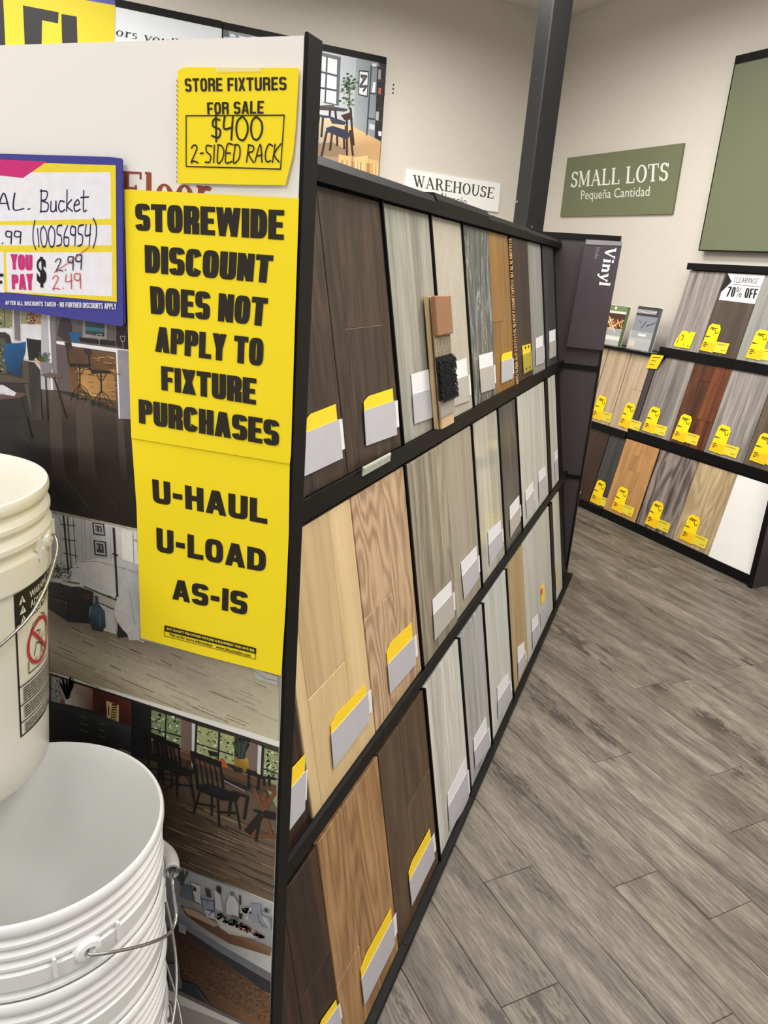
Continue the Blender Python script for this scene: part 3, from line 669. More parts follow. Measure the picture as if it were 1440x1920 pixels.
# middle row
t = B(1, .775, 1.0, 'espresso_oak_red', 'dark red-brown board partly hidden by the end panel, middle row', lay=seam(1, .85))
card(t, [(536, 1489), (573, 1445), (571, 1518), (534, 1568)], Y, .5)
t = B(1, 1.003, 1.2965, 'maple', 'pale maple board with a darker block near the top, middle row', lay=[(0, .12, 0, 1, 1.04), (.12, .66, .42, 1, .87), (.12, .66, 0, .42, 1.02), (.66, 1, 0, 1, 1.05)])
card(t, [(620, 1377), (689, 1299), (693, 1350), (625, 1441)], Y, .42)
t = B(1, 1.2995, 1.596, 'figured_oak', 'pinkish oak board with swirling figured grain, middle row', lay=[(0, .55, 0, .5, .97), (0, .55, .5, 1, 1.0), (.55, 1, 0, 1, .96)])
card(t, [(726, 1246), (776, 1194), (780, 1244), (731, 1301)], Y, .6)
t = B(1, 1.606, 1.898, 'grey_oak', 'brownish grey oak-look board right of the thick divider, middle row', lay=[(0, .72, 0, 1, 1), (.72, 1, 0, .45, 1.05), (.72, 1, .45, 1, 1.02)], proud=.004)
card(t, [(812, 1153), (849, 1112), (851, 1156), (815, 1201)], WH, .6, CARDT, chamfer=False)
t = B(1, 1.9, 2.172, 'greige', 'greige wood-look board next to the brownish grey one, middle row', lay=[(0, .7, 0, 1, 1), (.7, 1, 0, 1, 1.04)])
card(t, [(866, 1081), (896, 1044), (898, 1083), (870, 1124)], WH, .6, CARDG, chamfer=False)
t = B(1, 2.18, 2.5, 'pale_gloss', 'very glossy pale cream board reflecting the room, middle row')
card(t, [(916, 1022), (941, 993), (943, 1023), (918, 1061)], WH, .65, CARDG, chamfer=False)
t = B(1, 2.508, 2.786, 'charcoal', 'charcoal grey board in the middle row')
card(t, [(956, 975), (975, 948), (976, 976), (957, 1008)], WH, .75, CARDT, chamfer=False)
t = B(1, 2.794, 3.08, 'pale_grey', 'light grey board just right of the charcoal one, middle row')
card(t, [(986, 940), (1001, 918), (1002, 946), (988, 972)], WH, .6, CARDG, chamfer=False)
t = B(1, 3.082, 3.372, 'pale_grey', 'light grey board left of the wide black post, middle row', tone=1.03)
card(t, [(1010, 905), (1024, 889), (1025, 915), (1011, 940)], WH, .6, CARDG, chamfer=False)
t = B(1, 3.455, 3.66, 'pale_grey', 'narrow pale board at the far end of the middle row, right of the wide post', tone=1.06)
card(t, [(1040, 866), (1046, 856), (1046, 886), (1041, 902)], WH, .5, CARDG, chamfer=False, tab=False)
# bottom row
t = B(2, .775, 1.0015, 'espresso_oak_red', 'dark red-brown board beside the end panel, bottom row', lay=[(0, .45, 0, 1, .85), (.45, 1, 0, .55, .9), (.45, 1, .55, 1, 1)])
card(t, [(600, 1935), (634, 1885), (640, 1920), (606, 1975)], Y, .4)
t = B(2, 1.004, 1.293, 'golden_oak', 'golden oak board in the bottom row', lay=[(0, .38, 0, .36, 1.04), (0, .38, .36, 1, .96), (.38, .75, 0, .1, .96), (.38, .75, .1, 1, 1.0), (.75, 1, 0, 1, 1.05)])
card(t, [(677, 1836), (737, 1721), (740, 1770), (683, 1886)], Y, .5)
t = B(2, 1.295, 1.592, 'walnut_brown', 'medium brown board between the golden oak and the black divider, bottom row', lay=[(0, .42, 0, 1, .95), (.42, 1, 0, .56, 1.1), (.42, 1, .56, 1, .92)])
card(t, [(767, 1652), (810, 1569), (815, 1609), (772, 1698)], Y, .5)
t = B(2, 1.6, 1.898, 'whitewash', 'whitewashed finely streaked board, bottom row')
card(t, [(840, 1513), (876, 1447), (879, 1503), (843, 1558)], WH, .55, CARDG, chamfer=False)
t = B(2, 1.905, 2.166, 'blue_grey', 'bluish grey streaked board, bottom row')
card(t, [(889, 1409), (915, 1367), (919, 1400), (891, 1440)], WH, .75, CARDG, chamfer=False)
t = B(2, 2.174, 2.491, 'pale_green_grey', 'pale greenish grey board, bottom row')
card(t, [(933, 1315), (956, 1279), (959, 1302), (934, 1348)], WH, .8, CARDG, chamfer=False)
t = B(2, 2.499, 2.782, 'tan', 'light tan oak board among the pale grey ones, bottom row', lay=seam(1, .96, 1.03))
card(t, [(971, 1244), (985, 1221), (987, 1242), (972, 1277)], WH, .9, CARDG, chamfer=False)
t = B(2, 2.784, 3.068, 'pale_grey', 'pale grey board right of the tan oak one, bottom row')
card(t, [(998, 1185), (1010, 1167), (1011, 1192), (999, 1217)], WH, .7, CARDG, chamfer=False)
t = B(2, 3.07, 3.362, 'pale_grey', 'pale board with a small yellow and pink sticker, bottom row', tone=1.05)
q = [loc(t, x, y, .002) for x, y in ((1014, 1103), (1020, 1092), (1021, 1122), (1015, 1134))]; lb = slab([q[3], q[2], q[1], q[0]], -.003, -.002, 'sticker', Y, t)
q = [loc(t, x, y, .002) for x, y in ((1014, 1106), (1017, 1101), (1017, 1112), (1014, 1116))]; slab([q[3], q[2], q[1], q[0]], -.0035, -.003, 'sticker_spot', plain('magenta', C(214, 70, 130)), lb)
q = [loc(t, x, y, .002) for x, y in ((1013, 1150), (1028, 1126), (1029, 1150), (1014, 1176))]; slab([q[3], q[2], q[1], q[0]], -.003, -.002, 'card_pocket', CARDG, t)
t = B(2, 3.44, 3.64, 'pale_grey', 'narrow pale board at the far end of the bottom row, right of the wide post', tone=1.06)
q = [loc(t, x, y, .002) for x, y in ((1041, 1066), (1047, 1056), (1048, 1096), (1043, 1106))]; slab([q[3], q[2], q[1], q[0]], -.003, -.002, 'sticker', plain('beige_sticker', C(200, 178, 140)), t)
# stack of layered samples leaning over the upper boards
M = slope(GM, KM, 0, 1.1225, .018); st = thing('layered_sample', 'leaning plywood strip stacked with tan block, carpet backing and shaggy black carpet', 'sample', M)
def lp(d, *pts): return [loc(st, x, y, d) for x, y in pts]
q = lp(.009, (812, 555), (813, 556), (832, 795), (824, 798)); x0 = lp(.0, (803, 557))[0].x; x1 = lp(.009, (845, 700))[0].x
PLY = wood('plywood', C(218, 192, 148), C(180, 148, 102), None, .5, .4, .4); PLY2 = plain('ply_glue', C(104, 78, 52), .6)
zt = q[0].y
m = MB(); m.box(x0, x1, .0, .012, .0005, zt); part(m, 'ply_strip', PLY, st, bevel=.0008)
m = MB(); m.box(x0+.002, x1, -.0022, -.0002, .0005, zt-.002); part(m, 'dark_ply', PLY2, st)
m = MB(); m.box(x0+.003, x1, -.0090, -.0025, .0005, zt-.003); part(m, 'front_strip', PLY, st, bevel=.0008)
xs = lp(.018, (817, 600))[0].x; xe = lp(.018, (846, 600))[0].x; D_ = .013
zA = lp(D_, (830, 628))[0].y; zB = lp(D_, (832, 666))[0].y; zC = lp(D_, (834, 748))[0].y; zD = lp(D_, (836, 780))[0].y; zt2 = lp(.02, (830, 554))[0].y
m = MB(); m.box(xs, xe, -.022, -.0093, zA, zt2); part(m, 'tan_block', plain('tan_block', C(148, 104, 74), .4, 0, .06, 60), st, bevel=.003)
m = MB(); m.box(xs+.002, xe, -.0125, -.0093, zB, zA-.001)
for i in range(12): x = xs+.004+(xe-xs-.006)*(i+.5)/12; m.tube([(x, -.0135, zB), (x, -.0135, zA-.002)], .0016, 5)
part(m, 'carpet_backing', plain('jute', C(168, 156, 134), .9, 0, .25, 200), st)
m = MB(); m.box(xs, xe, -.0135, -.0093, zC, zB-.001); rr = random.Random(4)
for i in range(1300):
    x = rr.uniform(xs-.001, xe+.004); z = rr.uniform(zC+.004, zB); m.tube([(x, -.0125, z), (x+rr.uniform(-.004, .006), -.018, z-.004), (x+rr.uniform(-.006, .010), -.022, z-.011)], .0009, 4, cap=False)
part(m, 'black_pile', plain('black_yarn', C(24, 24, 26), .95, 0, .3, 200), st)
m = MB(); m.box(xs+.002, xe-.004, -.0125, -.0093, zD, zC-.001); part(m, 'grey_tile', plain('grey_tile', C(158, 152, 140), .5, 0, .05, 80), st)

# Vinyl sign hanging inside the far end panel
MF = fmat((0, 3.862, 0), Vector((1, 0, 0)), Vector((0, 1, 0)), Vector((0, 0, 1)))
def poly_thing(name, label, cat, M, pts, mat, th=.004, group=None, d=0, pname='board'):
    f = Flat(M, off=0); q = [f.uv(*p) for p in pts]; cx = sum(p[0] for p in q)/len(q); cz = min(p[1] for p in q)
    T = M @ Matrix.Translation((cx, 0, cz)); t = thing(name, label, cat, T, group)
    o = slab([(p[0]-cx, p[1]-cz) for p in q], 0, th, pname, mat, t)
    return t, Flat(T, off=.0004)
t, f = poly_thing('hanging_sign', 'plum vinyl section sign with white lettering, hanging on the far end panel', 'sign', MF @ Matrix.Translation((0, -.012, 0)), [(1098, 450), (1167, 453), (1130, 657), (1062, 650)], plain('plum_sign', C(64, 55, 60), .4, 0, .03, 10), .006)
f.shapes(serif('Vinyl', .19, .08), [(1156, 465), (1144, 537), (1117, 534), (1130, 462)], C(236, 235, 232))
f.shapes(sans('Vinilo'), [(1126, 463), (1121, 486), (1114, 485), (1119, 461)], C(138, 130, 134))
f.build('lettering', INK, t)
m = slab([f.uv(1098, 458), f.uv(1166, 461), f.uv(1167, 453), f.uv(1099, 449)], -.0025, -.0008, 'hanger_strip', plain('grey_strip', C(132, 128, 128), .25), t)

# ------------------------------------------------------------ racks along the right wall
WR = [(1.137, 1.612), (.598, 1.086), (.052, .536)]
XC = [[-3.572, -3.303, -3.033, -2.752, -2.46], [-3.592, -3.303, -3.033, -2.755, -2.46], [-3.636, -3.343, -3.040, -2.755, -2.47]]
rw = thing('display_rack', 'black sample rack with three rows of yellow-tagged boards, along the right wall', 'display rack', GW)
XA, XB = -3.64, -2.45
for zb, zt in WR: rails(rw, KW, XA+(.045 if zb > 1 else 0), XB, [-3.04], zb, .05 if zb > .1 else .052)
for r_, xs in zip(WR, XC):
    for x in xs[1:-1]: pass
m = MB(); y = KW*1.615; m.prism([(y-.018, 1.616), (y-.018, 1.655), (y+.06, 1.655), (y+.06, 1.616)], 0, XA+.055, XB); part(m, 'header', BLACK, rw)
m = MB(); m.prism([(.016, 0), (.02, 0), (.02+KW*1.1, 1.1), (.016+KW*1.1, 1.1)], 0, XA+.002, XB); m.prism([(.016+KW*1.1, 1.1), (.02+KW*1.1, 1.1), (.02+KW*1.62, 1.62), (.016+KW*1.62, 1.62)], 0, XA+.07, XB); part(m, 'back_board', BLACK2, rw)
m = MB(); m.prism([(.0, .0), (.372, .0), (.372, 1.08), (KW*1.08, 1.08)], 0, XA-.004, XA+.001); part(m, 'side_panel', BLACK2, rw)
m = MB(); m.prism([(KW*.6-.002, .6), (KW*.6+.03, .6), (KW*1.09+.03, 1.09), (KW*1.09-.002, 1.09)], 0, XA+.002, XA+.044); part(m, 'plum_strip', PURPLE, rw)
m = MB(); m.box(XB+.002, XB+.03, -.03, .372, 0, 1.70); part(m, 'end_panel', PURPLE, rw)
m = MB(); m.box(XB+.001, XB+.031, -.036, -.0305, 0, 1.70); part(m, 'edge_trim', BLACK, rw)
# low unit to its left
rl = thing('display_rack', 'lower black sample rack under the brochure holders, left of the wall rack', 'display rack', GW)
LA, LB = -4.62, XA-.006
for zb in (.575, .045): rails(rl, KW, LA, LB, [], zb, .045)
m = MB(); m.prism([(KW*1.07-.02, 1.072), (KW*1.07-.02, 1.094), (.372, 1.094), (.372, 1.086), (KW*1.07+.0, 1.086), (KW*1.07, 1.072)], 0, LA, LB+.11); part(m, 'top_shelf', BLACK, rl)
m = MB(); m.prism([(.016, 0), (.02, 0), (.02+KW*1.06, 1.06), (.016+KW*1.06, 1.06)], 0, LA, LB); part(m, 'back_board', BLACK2, rl)
m = MB(); m.prism([(.0, .0), (.372, .0), (.372, 1.07), (KW*1.07, 1.07)], 0, LA-.012, LA-.001); part(m, 'side_panel', BLACK2, rl)
TAGY = plain('yellow_tag', C(248, 214, 22), .6, 0, .04, 20, spec=.3); TAGP = plain('pale_tag', C(226, 205, 58), .35, 0, .05, 30)
def wboard(row, x0, x1, mat, label, lay=None, tagpx=None, ty=0, low=False, **kw):
    zb, zt = WR[row] if not low else ((.575, 1.07) if row == 1 else (.045, .53))
    t = board(GW, KW, x0+.0015, x1-.0015, zb+.0005, zt, mat, label, 'sample boards along the right wall', lay, **kw)
    if tagpx:
        p = loc(t, *tagpx, .004); x, z = p; d = .004
        def Q(*pts): return [(x+a, z+b) for a, b in pts]
        if ty == 0:
            h = slab(Q((0, 0), (.098, -.004), (.1, .135), (.085, .158), (.03, .162), (.012, .145)), -d-.001, -d, 'yellow_tag', TAGY, t)
            slab(Q((.095, .002), (.19, .0), (.192, .062), (.096, .062)), -d+.0002, -d+.001, 'tag_extension', TAGP, h)
        else:
            h = slab(Q((0, 0), (.128, .0), (.135, .10), (.03, .10), (.005, .045)), -d-.001, -d, 'yellow_tag', TAGY, t)
        f = Flat(t.matrix_world @ Matrix.Translation((x, 0, z)), off=d+.0013); ink = C(48, 40, 16); org = C(222, 160, 24)
        if ty == 0:
            f.poly([(.004, .004), (.097, .0), (.097, .05), (.004, .052)], C(240, 190, 22), False)
            rr = random.Random(int(tagpx[0]))
            f.shapes(hand('Ikt'.replace('I', 'A'), .16, .05, int(tagpx[0])), [(.026, .142), (.07, .14), (.07, .124), (.026, .126)], ink, False)
            f.shapes(sans('69', .02), [(.068, .126), (.09, .126), (.09, .102), (.068, .102)], ink, False) if False else None
            for (a, b, c, d2, w) in ((.066, .122, .072, .108, .004), (.072, .108, .088, .11, .004), (.088, .11, .088, .122, .004), (.03, .138, .08, .136, .0035), (.012, .084, .034, .084, .007), (.04, .083, .046, .083, .004), (.016, .046, .034, .046, .006), (.016, .036, .036, .036, .005), (.016, .026, .03, .026, .006), (.042, .04, .045, .03, .004)):
                f.line([(a, b), (c, d2)], w, ink, False, True)
            for (a, b, c, d2, w) in ((.105, .05, .17, .05, .003), (.15, .018, .162, .018, .004), (.168, .018, .178, .018, .004)):
                f.line([(a, b), (c, d2)], w, C(160, 140, 40), False, True)
        else:
            for (a, b, c, d2, w) in ((.02, .06, .02, .02, .004), (.035, .075, .05, .072, .005), (.052, .07, .052, .045, .005), (.038, .045, .05, .045, .004), (.07, .02, .075, .015, .004), (.08, .095, .09, .096, .005), (.1, .015, .115, .012, .004)):
                f.line([(a, b), (c, d2)], w, ink, False, True)
        f.build('lettering', INK, h, 'stuff')
    return t
wboard(0, XC[0][0], XC[0][1], 'weathered_grey', 'mottled grey board with a torn-looking yellow tag, top row of wall rack', tagpx=(1263, 649), ty=1)
t = wboard(0, XC[0][1], XC[0][2], 'dark_taupe', 'dark taupe board carrying the white seventy percent off sign, top row of wall rack', tagpx=(1312, 656), lay=seam(1, .95))
clear_board = t
wboard(0, XC[0][2], XC[0][3], 'cloud_grey', 'grey board right of the percent off sign, top row of wall rack', tagpx=(1398, 670), lay=seam(1, 1.05))
wboard(0, XC[0][3], XC[0][4], 'weathered_grey', 'grey board at the right end of the top row, wall rack')
wboard(1, XC[1][0], XC[1][1], 'weathered_grey', 'smoky grey board in the middle row of the wall rack, left of the redwood one', tagpx=(1204, 806), tone=.9)
wboard(1, XC[1][1], XC[1][2], 'redwood', 'glossy redwood board with dark streaks, middle row of wall rack', tagpx=(1260, 822), lay=[(0, .3, 0, 1, .9), (.3, .55, .2, .8, .75), (.3, .55, .8, 1, .6), (.3, .55, 0, .2, 1.1), (.55, 1, 0, .35, 1.15), (.55, 1, .35, 1, 1.1)])
wboard(1, XC[1][2], XC[1][3], 'weathered_grey', 'pale weathered grey board right of the redwood one, middle row of wall rack', tagpx=(1329, 844), tone=1.12, lay=seam(1, .96))
wboard(1, XC[1][3], XC[1][4], 'dark_taupe', 'taupe board with slanting grain at the right end of the middle row', tagpx=(1405, 862), tone=1.25)
wboard(2, XC[2][0], XC[2][1], 'honey_oak', 'honey oak board at the left end of the bottom row, wall rack', tagpx=(1146, 953), lay=[(0, .35, 0, 1, 1), (.35, .7, 0, .62, 1), (.35, .52, .62, .82, .86), (.52, .7, .62, 1, 1.03), (.35, .52, .82, 1, 1.02), (.7, 1, 0, 1, 1.04)], proud=.012)
wboard(2, XC[2][1], XC[2][2], 'driftwood', 'driftwood grey board with bold dark grain, bottom row of wall rack', tagpx=(1209, 981))
wboard(2, XC[2][2], XC[2][3], 'sandy_oak', 'sandy beige oak board beside the white one, bottom row of wall rack', tagpx=(1274, 1009), lay=[(0, .38, 0, 1, 1), (.38, .75, .3, 1, 1.08), (.38, .75, 0, .3, .96), (.75, 1, 0, 1, .97)])
wboard(2, XC[2][3], XC[2][4], 'white_sample', 'plain white board at the right end of the bottom row, wall rack', proud=.014, th=.02)
wboard(1, -4.05, -3.838, 'blush_oak', 'pale blush oak board on the low rack, left of its twin', tagpx=(1108, 782), low=True)
wboard(1, -3.834, LB-.0, 'blush_oak', 'pale blush oak board on the low rack, beside the plum strip', tagpx=(1159, 797), low=True, lay=[(0, .5, 0, 1, 1), (.5, 1, 0, .55, 1.06), (.5, 1, .55, 1, .98)])
wboard(1, -4.30, -4.054, 'blush_oak', 'pale oak board hidden behind the far end panel, low rack', low=True)
wboard(2, -4.05, -3.80, 'dark_chestnut', 'dark chestnut board on the low rack, bottom row', tagpx=(1052, 922), low=True)
wboard(2, -3.796, LB-.0, 'graphite', 'graphite grey board on the low rack, bottom row', tagpx=(1106, 939), low=True)
# yellow tag hanging from the low rack's shelf
MS = rackframe(GW @ Vector((0, KW*1.07-.024, 0)), AX)
t, f = poly_thing('shelf_tag', 'small yellow price tag hanging at the corner of the low shelf', 'price tag', MS, [(1211, 690), (1222, 664), (1245, 667), (1231, 692)], TAGY, .001, pname='tag_card')
for (a, b) in (((1224, 670), (1238, 671)), ((1221, 676), (1229, 677)), ((1218, 683), (1226, 684))): f.line([a, b], .004, C(60, 50, 16))
f.build('lettering', INK, t)
# percent off sign
MC = clear_board.matrix_world @ Matrix.Translation((0, -.003, 0))
t, f = poly_thing('clearance_sign', 'white clearance sign reading 70% OFF with black arrow notch', 'sign', MC, [(1364, 512), (1435, 516), (1415, 570), (1348, 562)], CARDW, .0015, pname='card')
f.poly([(1364, 512), (1372, 528), (1355, 545), (1349, 548)], C(28, 28, 28))
f.shapes(hand('CLEARANCE', .12, .05), [(1378, 520), (1424, 523), (1420, 532), (1375, 529)], C(70, 70, 70))
f.line([(1374, 533), (1427, 538)], .003, C(60, 60, 60))
f.shapes(block('70% OFF', .2, .14, .46, .07), [(1366, 537), (1422, 542), (1418, 560), (1361, 556)], C(22, 22, 22))
f.build('lettering', INK, t)
# brochure holders standing on the low shelf
GS = GW
def brochure(label, quad, cover, pic, marks, yb):
    Mx = GS @ Matrix.Translation((0, yb, 1.0942)); f0 = Flat(Mx @ Matrix.Rotation(math.radians(-8), 4, 'X'), off=0); q = [f0.uv(*p) for p in quad]
    x0 = (q[0][0]+q[3][0])/2; x1 = (q[1][0]+q[2][0])/2; h = (q[0][1]+q[1][1])/2
    t = thing('brochure_holder', label, 'brochure holder', Mx @ Matrix.Translation((x0, 0, 0))); w = x1-x0
    R_ = Matrix.Rotation(math.radians(-8), 4, 'X')
    m = MB(); m.box(0, w, .0, .002, 0.002, h*1.0, M=R_); part(m, 'back_sheet', CLEAR, t)
    m = MB(); m.box(0, w, -.034, -.032, 0.002, h*.42, M=R_); part(m, 'front_pocket', CLEAR, t)
    m = MB(); m.box(0, w, -.034, .06, -.0, .002); part(m, 'foot', CLEAR, t)
    m = MB(); m.box(.004, w-.004, -.028, -.002, .006, h*.97, M=R_); part(m, 'brochures', plain(cover[0], cover[1], .4), t)
    f = Flat(t.matrix_world @ R_, off=.0285)
    W2, H2 = w-.008, h
    for (a, b, c, d, colr) in pic: f.poly([(.004+a*W2, .006+b*H2*.95), (.004+c*W2, .006+b*H2*.95), (.004+c*W2, .006+d*H2*.95), (.004+a*W2, .006+d*H2*.95)], colr, False)
    for (pl, wd, colr) in marks: f.line([(.004+a*W2, .006+b*H2*.95) for a, b in pl], wd, colr, False)
    f.build('cover_print', GLOSSP, t)
rr = random.Random(12)
brochure('clear brochure holder with a green-topped hearth brochure, left on the low shelf', [(1143, 570), (1181, 574), (1170, 645), (1134, 640)], ('green_cover', C(110, 130, 84)),
  [(0, .86, 1, 1, C(112, 134, 86)), (0, .8, 1, .86, C(214, 214, 206)), (0, .25, 1, .8, C(74, 44, 24)), (0, .12, 1, .22, C(222, 220, 212)), (0, 0, 1, .12, C(110, 128, 84)), (.35, .9, .45, .97, C(226, 230, 220))],
  [([(rr.random(), .3+rr.random()*.2), (rr.random(), .55+rr.random()*.2)], .007, rr.choice([C(214, 150, 84), C(232, 190, 140), C(160, 88, 40), C(120, 60, 24)])) for i in range(16)], .19)
brochure('clear brochure holder with a grey brochure, right on the low shelf', [(1200, 573), (1243, 576), (1228, 650), (1186, 645)], ('grey_cover', C(120, 122, 128)),
  [(0, 0, 1, 1, C(134, 138, 146)), (0, .78, 1, 1, C(56, 56, 60)), (0, .84, .9, .93, C(150, 150, 152)), (0, .26, 1, .42, C(62, 58, 58)), (.35, .31, .7, .37, C(226, 226, 226)), (0, 0, 1, .2, C(122, 118, 114)), (0, .05, .3, .2, C(196, 170, 128))],
  [([(.4, .5), (.55, .66)], .006, C(52, 52, 56)), ([(.6, .56), (.85, .62), (.95, .66)], .007, C(60, 60, 64)), ([(.2, .66), (.35, .62)], .005, C(90, 90, 94)), ([(.1, .9), (.5, .85), (.9, .9)], .005, C(196, 196, 198))], .19)

# ------------------------------------------------------------ signs on the walls
MRW = fmat(NX*(N_RIGHT-.016), AX, NX, Vector((0, 0, 1)))
t, f = poly_thing('wall_sign', 'olive green wall sign reading SMALL LOTS in white serif letters', 'sign', MRW, [(1064, 296), (1282, 268), (1260, 401), (1050, 406)], plain('olive_board', C(110, 115, 86), .5, 0, .02, 10), .015)
f.shapes(serif('SMALL LOTS', .17, .07), [(1072, 322), (1254, 304), (1252, 339), (1070, 352)], C(232, 232, 222))
f.shapes(sans('Pequeña Cantidad'), [(1090, 357), (1219, 349), (1217, 373), (1089, 380)], C(222, 222, 210))
f.build('lettering', INK, t)
f2 = Flat(MRW, off=0)
MG = fmat(NX*(N_RIGHT-.05), AX, NX, Vector((0, 0, 1))); fg = Flat(MG, off=0)
a = fg.uv(1380, 105); b = fg.uv(1310, 470); x0 = (a[0]+b[0])/2; z0, z1 = b[1], a[1]
t = thing('wall_panel', 'large blank olive green wall panel with black top edge, above the wall rack', 'wall panel', MG @ Matrix.Translation((x0, 0, z0)))
m = MB(); m.box(.006, 1.55, 0, .049, .006, z1-z0-.045); part(m, 'panel', plain('olive_panel', C(108, 113, 86), .5, 0, .02, 6), t)
m = MB(); m.box(0, 1.56, -.003, .049, z1-z0-.044, z1-z0); part(m, 'top_edge', BLACK, t)
m = MB(); m.box(0, .0055, -.002, .049, 0, z1-z0-.045); part(m, 'side_edge', BLACK, t)
m = MB(); m.box(.006, 1.56, -.002, .049, 0, .0055); part(m, 'bottom_edge', BLACK, t)
EZ = Vector((0, 0, 1))
def backM(d): return fmat(AX*(S_BACK+d), NX, -AX, EZ)          # facing the back wall: right = +N, into = -A
t, f = poly_thing('wall_sign', 'white wall sign reading WAREHOUSE behind the long rack', 'sign', backM(.016), [(762, 317), (939, 344), (934, 398), (758, 372)], plain('white_board', C(240, 240, 236), .5, 0, .01, 10), .015)
f.shapes(serif('WAREHOUSE', .17, .07), [(774, 327), (928, 352), (925, 373), (775, 350)], C(62, 70, 54))
f.shapes(sans('Almacén'), [(824, 360), (876, 371), (874, 386), (824, 378)], C(88, 92, 84))
f.build('lettering', INK, t)
# header boards on the back wall
MH = backM(.05); fh = Flat(MH, off=0)
def hb(label, xa, xb, mat, left=False):
    a = fh.uv(xa[0], xa[1]); b = fh.uv(xb[0], xb[1]); z1 = (a[1]+b[1])/2; z0 = 2.09
    t = thing('header_board', label, 'header board', MH @ Matrix.Translation((a[0], 0, z0))); w = b[0]-a[0]
    m = MB(); m.box(.003, w-.003, 0, .049, 0, z1-z0-.04); part(m, 'panel', mat, t)
    m = MB(); m.box(.001, w-.001, -.004, .049, z1-z0-.039, z1-z0); part(m, 'top_edge', BLACK, t)
    m = MB(); m.box(w-.0028, w, -.003, .049, 0, z1-z0-.04); part(m, 'side_edge', BLACK, t)
    return t
WB = plain('white_header', C(204, 208, 212), .35, 0, .01, 5)
a_ = fh.uv(231, 0); b_ = fh.uv(417, 40); dx = b_[0]-a_[0]
def up_(x): return fh.uv(x, 0)
t = hb('white header board with grey serif writing on the back wall', (60, -36), (417, 40), WB)
f = Flat(MH, off=.0006)
f.shapes(serif("ors you'll", .15, .07), [(219, 50), (345, 75), (338, 92), (216, 72)], C(56, 56, 58))
f.build('lettering', INK, t)
t = hb('header board with a pale room photograph on the back wall, mostly behind the end panel', (418, 40.5), (590, 78), plain('pale_photo', C(170, 178, 182), .35, 0, .25, 14))
f = Flat(MH, off=.0006); f.poly([(419, 49), (430, 51), (430, 70), (419, 68)], C(84, 88, 90)); f.poly([(432, 52), (470, 60), (470, 74), (432, 68)], C(212, 220, 226)); f.line([(440, 52), (446, 72)], .02, C(120, 126, 130)); f.line([(430, 60), (470, 69)], .015, C(132, 138, 142))
f.build('printed_picture', PHOTO, t)
t = hb('header board with a photo of a dining corner, chairs and a tall plant', (591, 79), (725, 108), plain('photo_base', C(176, 170, 160), .35))
f = Flat(MH, off=.0006)
def ZF(o, s): return lambda *p: [(o[0]+x/s, o[1]+y/s) for x, y in p]
Z = ZF((590, 70), 7.113)
f.poly(Z((0, 100), (560, 215), (960, 320), (890, 1400), (0, 1050)), [C(205, 212, 218), C(200, 206, 212), C(160, 166, 172), C(150, 156, 160), C(208, 214, 218)])
f.poly(Z((80, 130), (555, 235), (555, 275), (330, 215)), C(118, 126, 134))
f.poly(Z((555, 240), (950, 310), (890, 1390), (520, 1200)), [C(150, 160, 168), C(112, 120, 128), C(120, 126, 130), C(164, 168, 170)])
f.poly(Z((0, 1050), (520, 1195), (885, 1395), (860, 1870), (0, 1600)), [C(206, 196, 176), C(226, 192, 138), C(196, 156, 104), C(190, 152, 104), C(150, 134, 116)])
f.poly(Z((0, 1420), (240, 1400), (420, 1500), (400, 1600), (80, 1580), (0, 1540)), C(142, 120, 94))
f.poly(Z((60, 190), (350, 262), (320, 915), (40, 860)), C(92, 100, 108)); f.poly(Z((75, 245), (300, 300), (285, 890), (50, 840)), C(232, 238, 242))
for a, b in (((165, 265), (140, 850)), ((60, 455), (300, 515)), ((60, 670), (290, 710))): f.line(Z(a, b), .012, C(66, 72, 80), same=False)
rr = random.Random(2)
for i in range(70):
    x = rr.gauss(450, 50); y = rr.gauss(650, 75) if i < 50 else rr.gauss(860, 40); f.ell(*Z((x, y))[0], 3.2, 2.2, rr.choice([C(78, 104, 86), C(104, 130, 108), C(52, 76, 62), C(140, 160, 136)]), n=6, same=i > 0)
f.line(Z((465, 700), (460, 950)), .012, C(96, 90, 76))
f.poly(Z((590, 435), (725, 450), (705, 800), (580, 770)), C(44, 46, 50)); f.poly(Z((602, 455), (712, 468), (694, 780), (592, 755)), C(224, 226, 226))
f.line(Z((620, 510), (690, 520), (640, 600), (610, 660), (690, 650), (650, 715)), .014, C(70, 74, 80)); f.line(Z((620, 520), (660, 560), (610, 640)), .012, C(70, 74, 80))
f.poly(Z((850, 330), (960, 340), (950, 400), (870, 390)), C(44, 46, 50)); f.poly(Z((835, 400), (945, 410), (890, 1390), (800, 1340)), C(46, 44, 46))
for a, b in (((750, 390), (945, 400)), ((740, 745), (930, 760)), ((705, 1080), (900, 1110)), ((755, 390), (695, 1300)), ((830, 580), (940, 590)), ((820, 950), (910, 950))): f.line(Z(a, b), .01, C(58, 60, 64))
for q, c in ((((780, 600), (815, 600), (800, 740), (762, 735)), C(226, 228, 230)), (((850, 670), (890, 680), (880, 760), (850, 750)), C(176, 96, 64)), (((820, 990), (860, 990), (850, 1110), (815, 1105)), C(170, 172, 172)), (((850, 1250), (895, 1260), (885, 1320), (850, 1310)), C(232, 232, 230)), (((730, 1150), (800, 1170), (795, 1240), (728, 1220)), C(196, 204, 208)), (((850, 430), (885, 430), (880, 560), (845, 560)), C(150, 152, 154)), (((770, 350), (825, 350), (825, 395), (765, 390)), C(210, 212, 214))): f.poly(Z(*q), c)
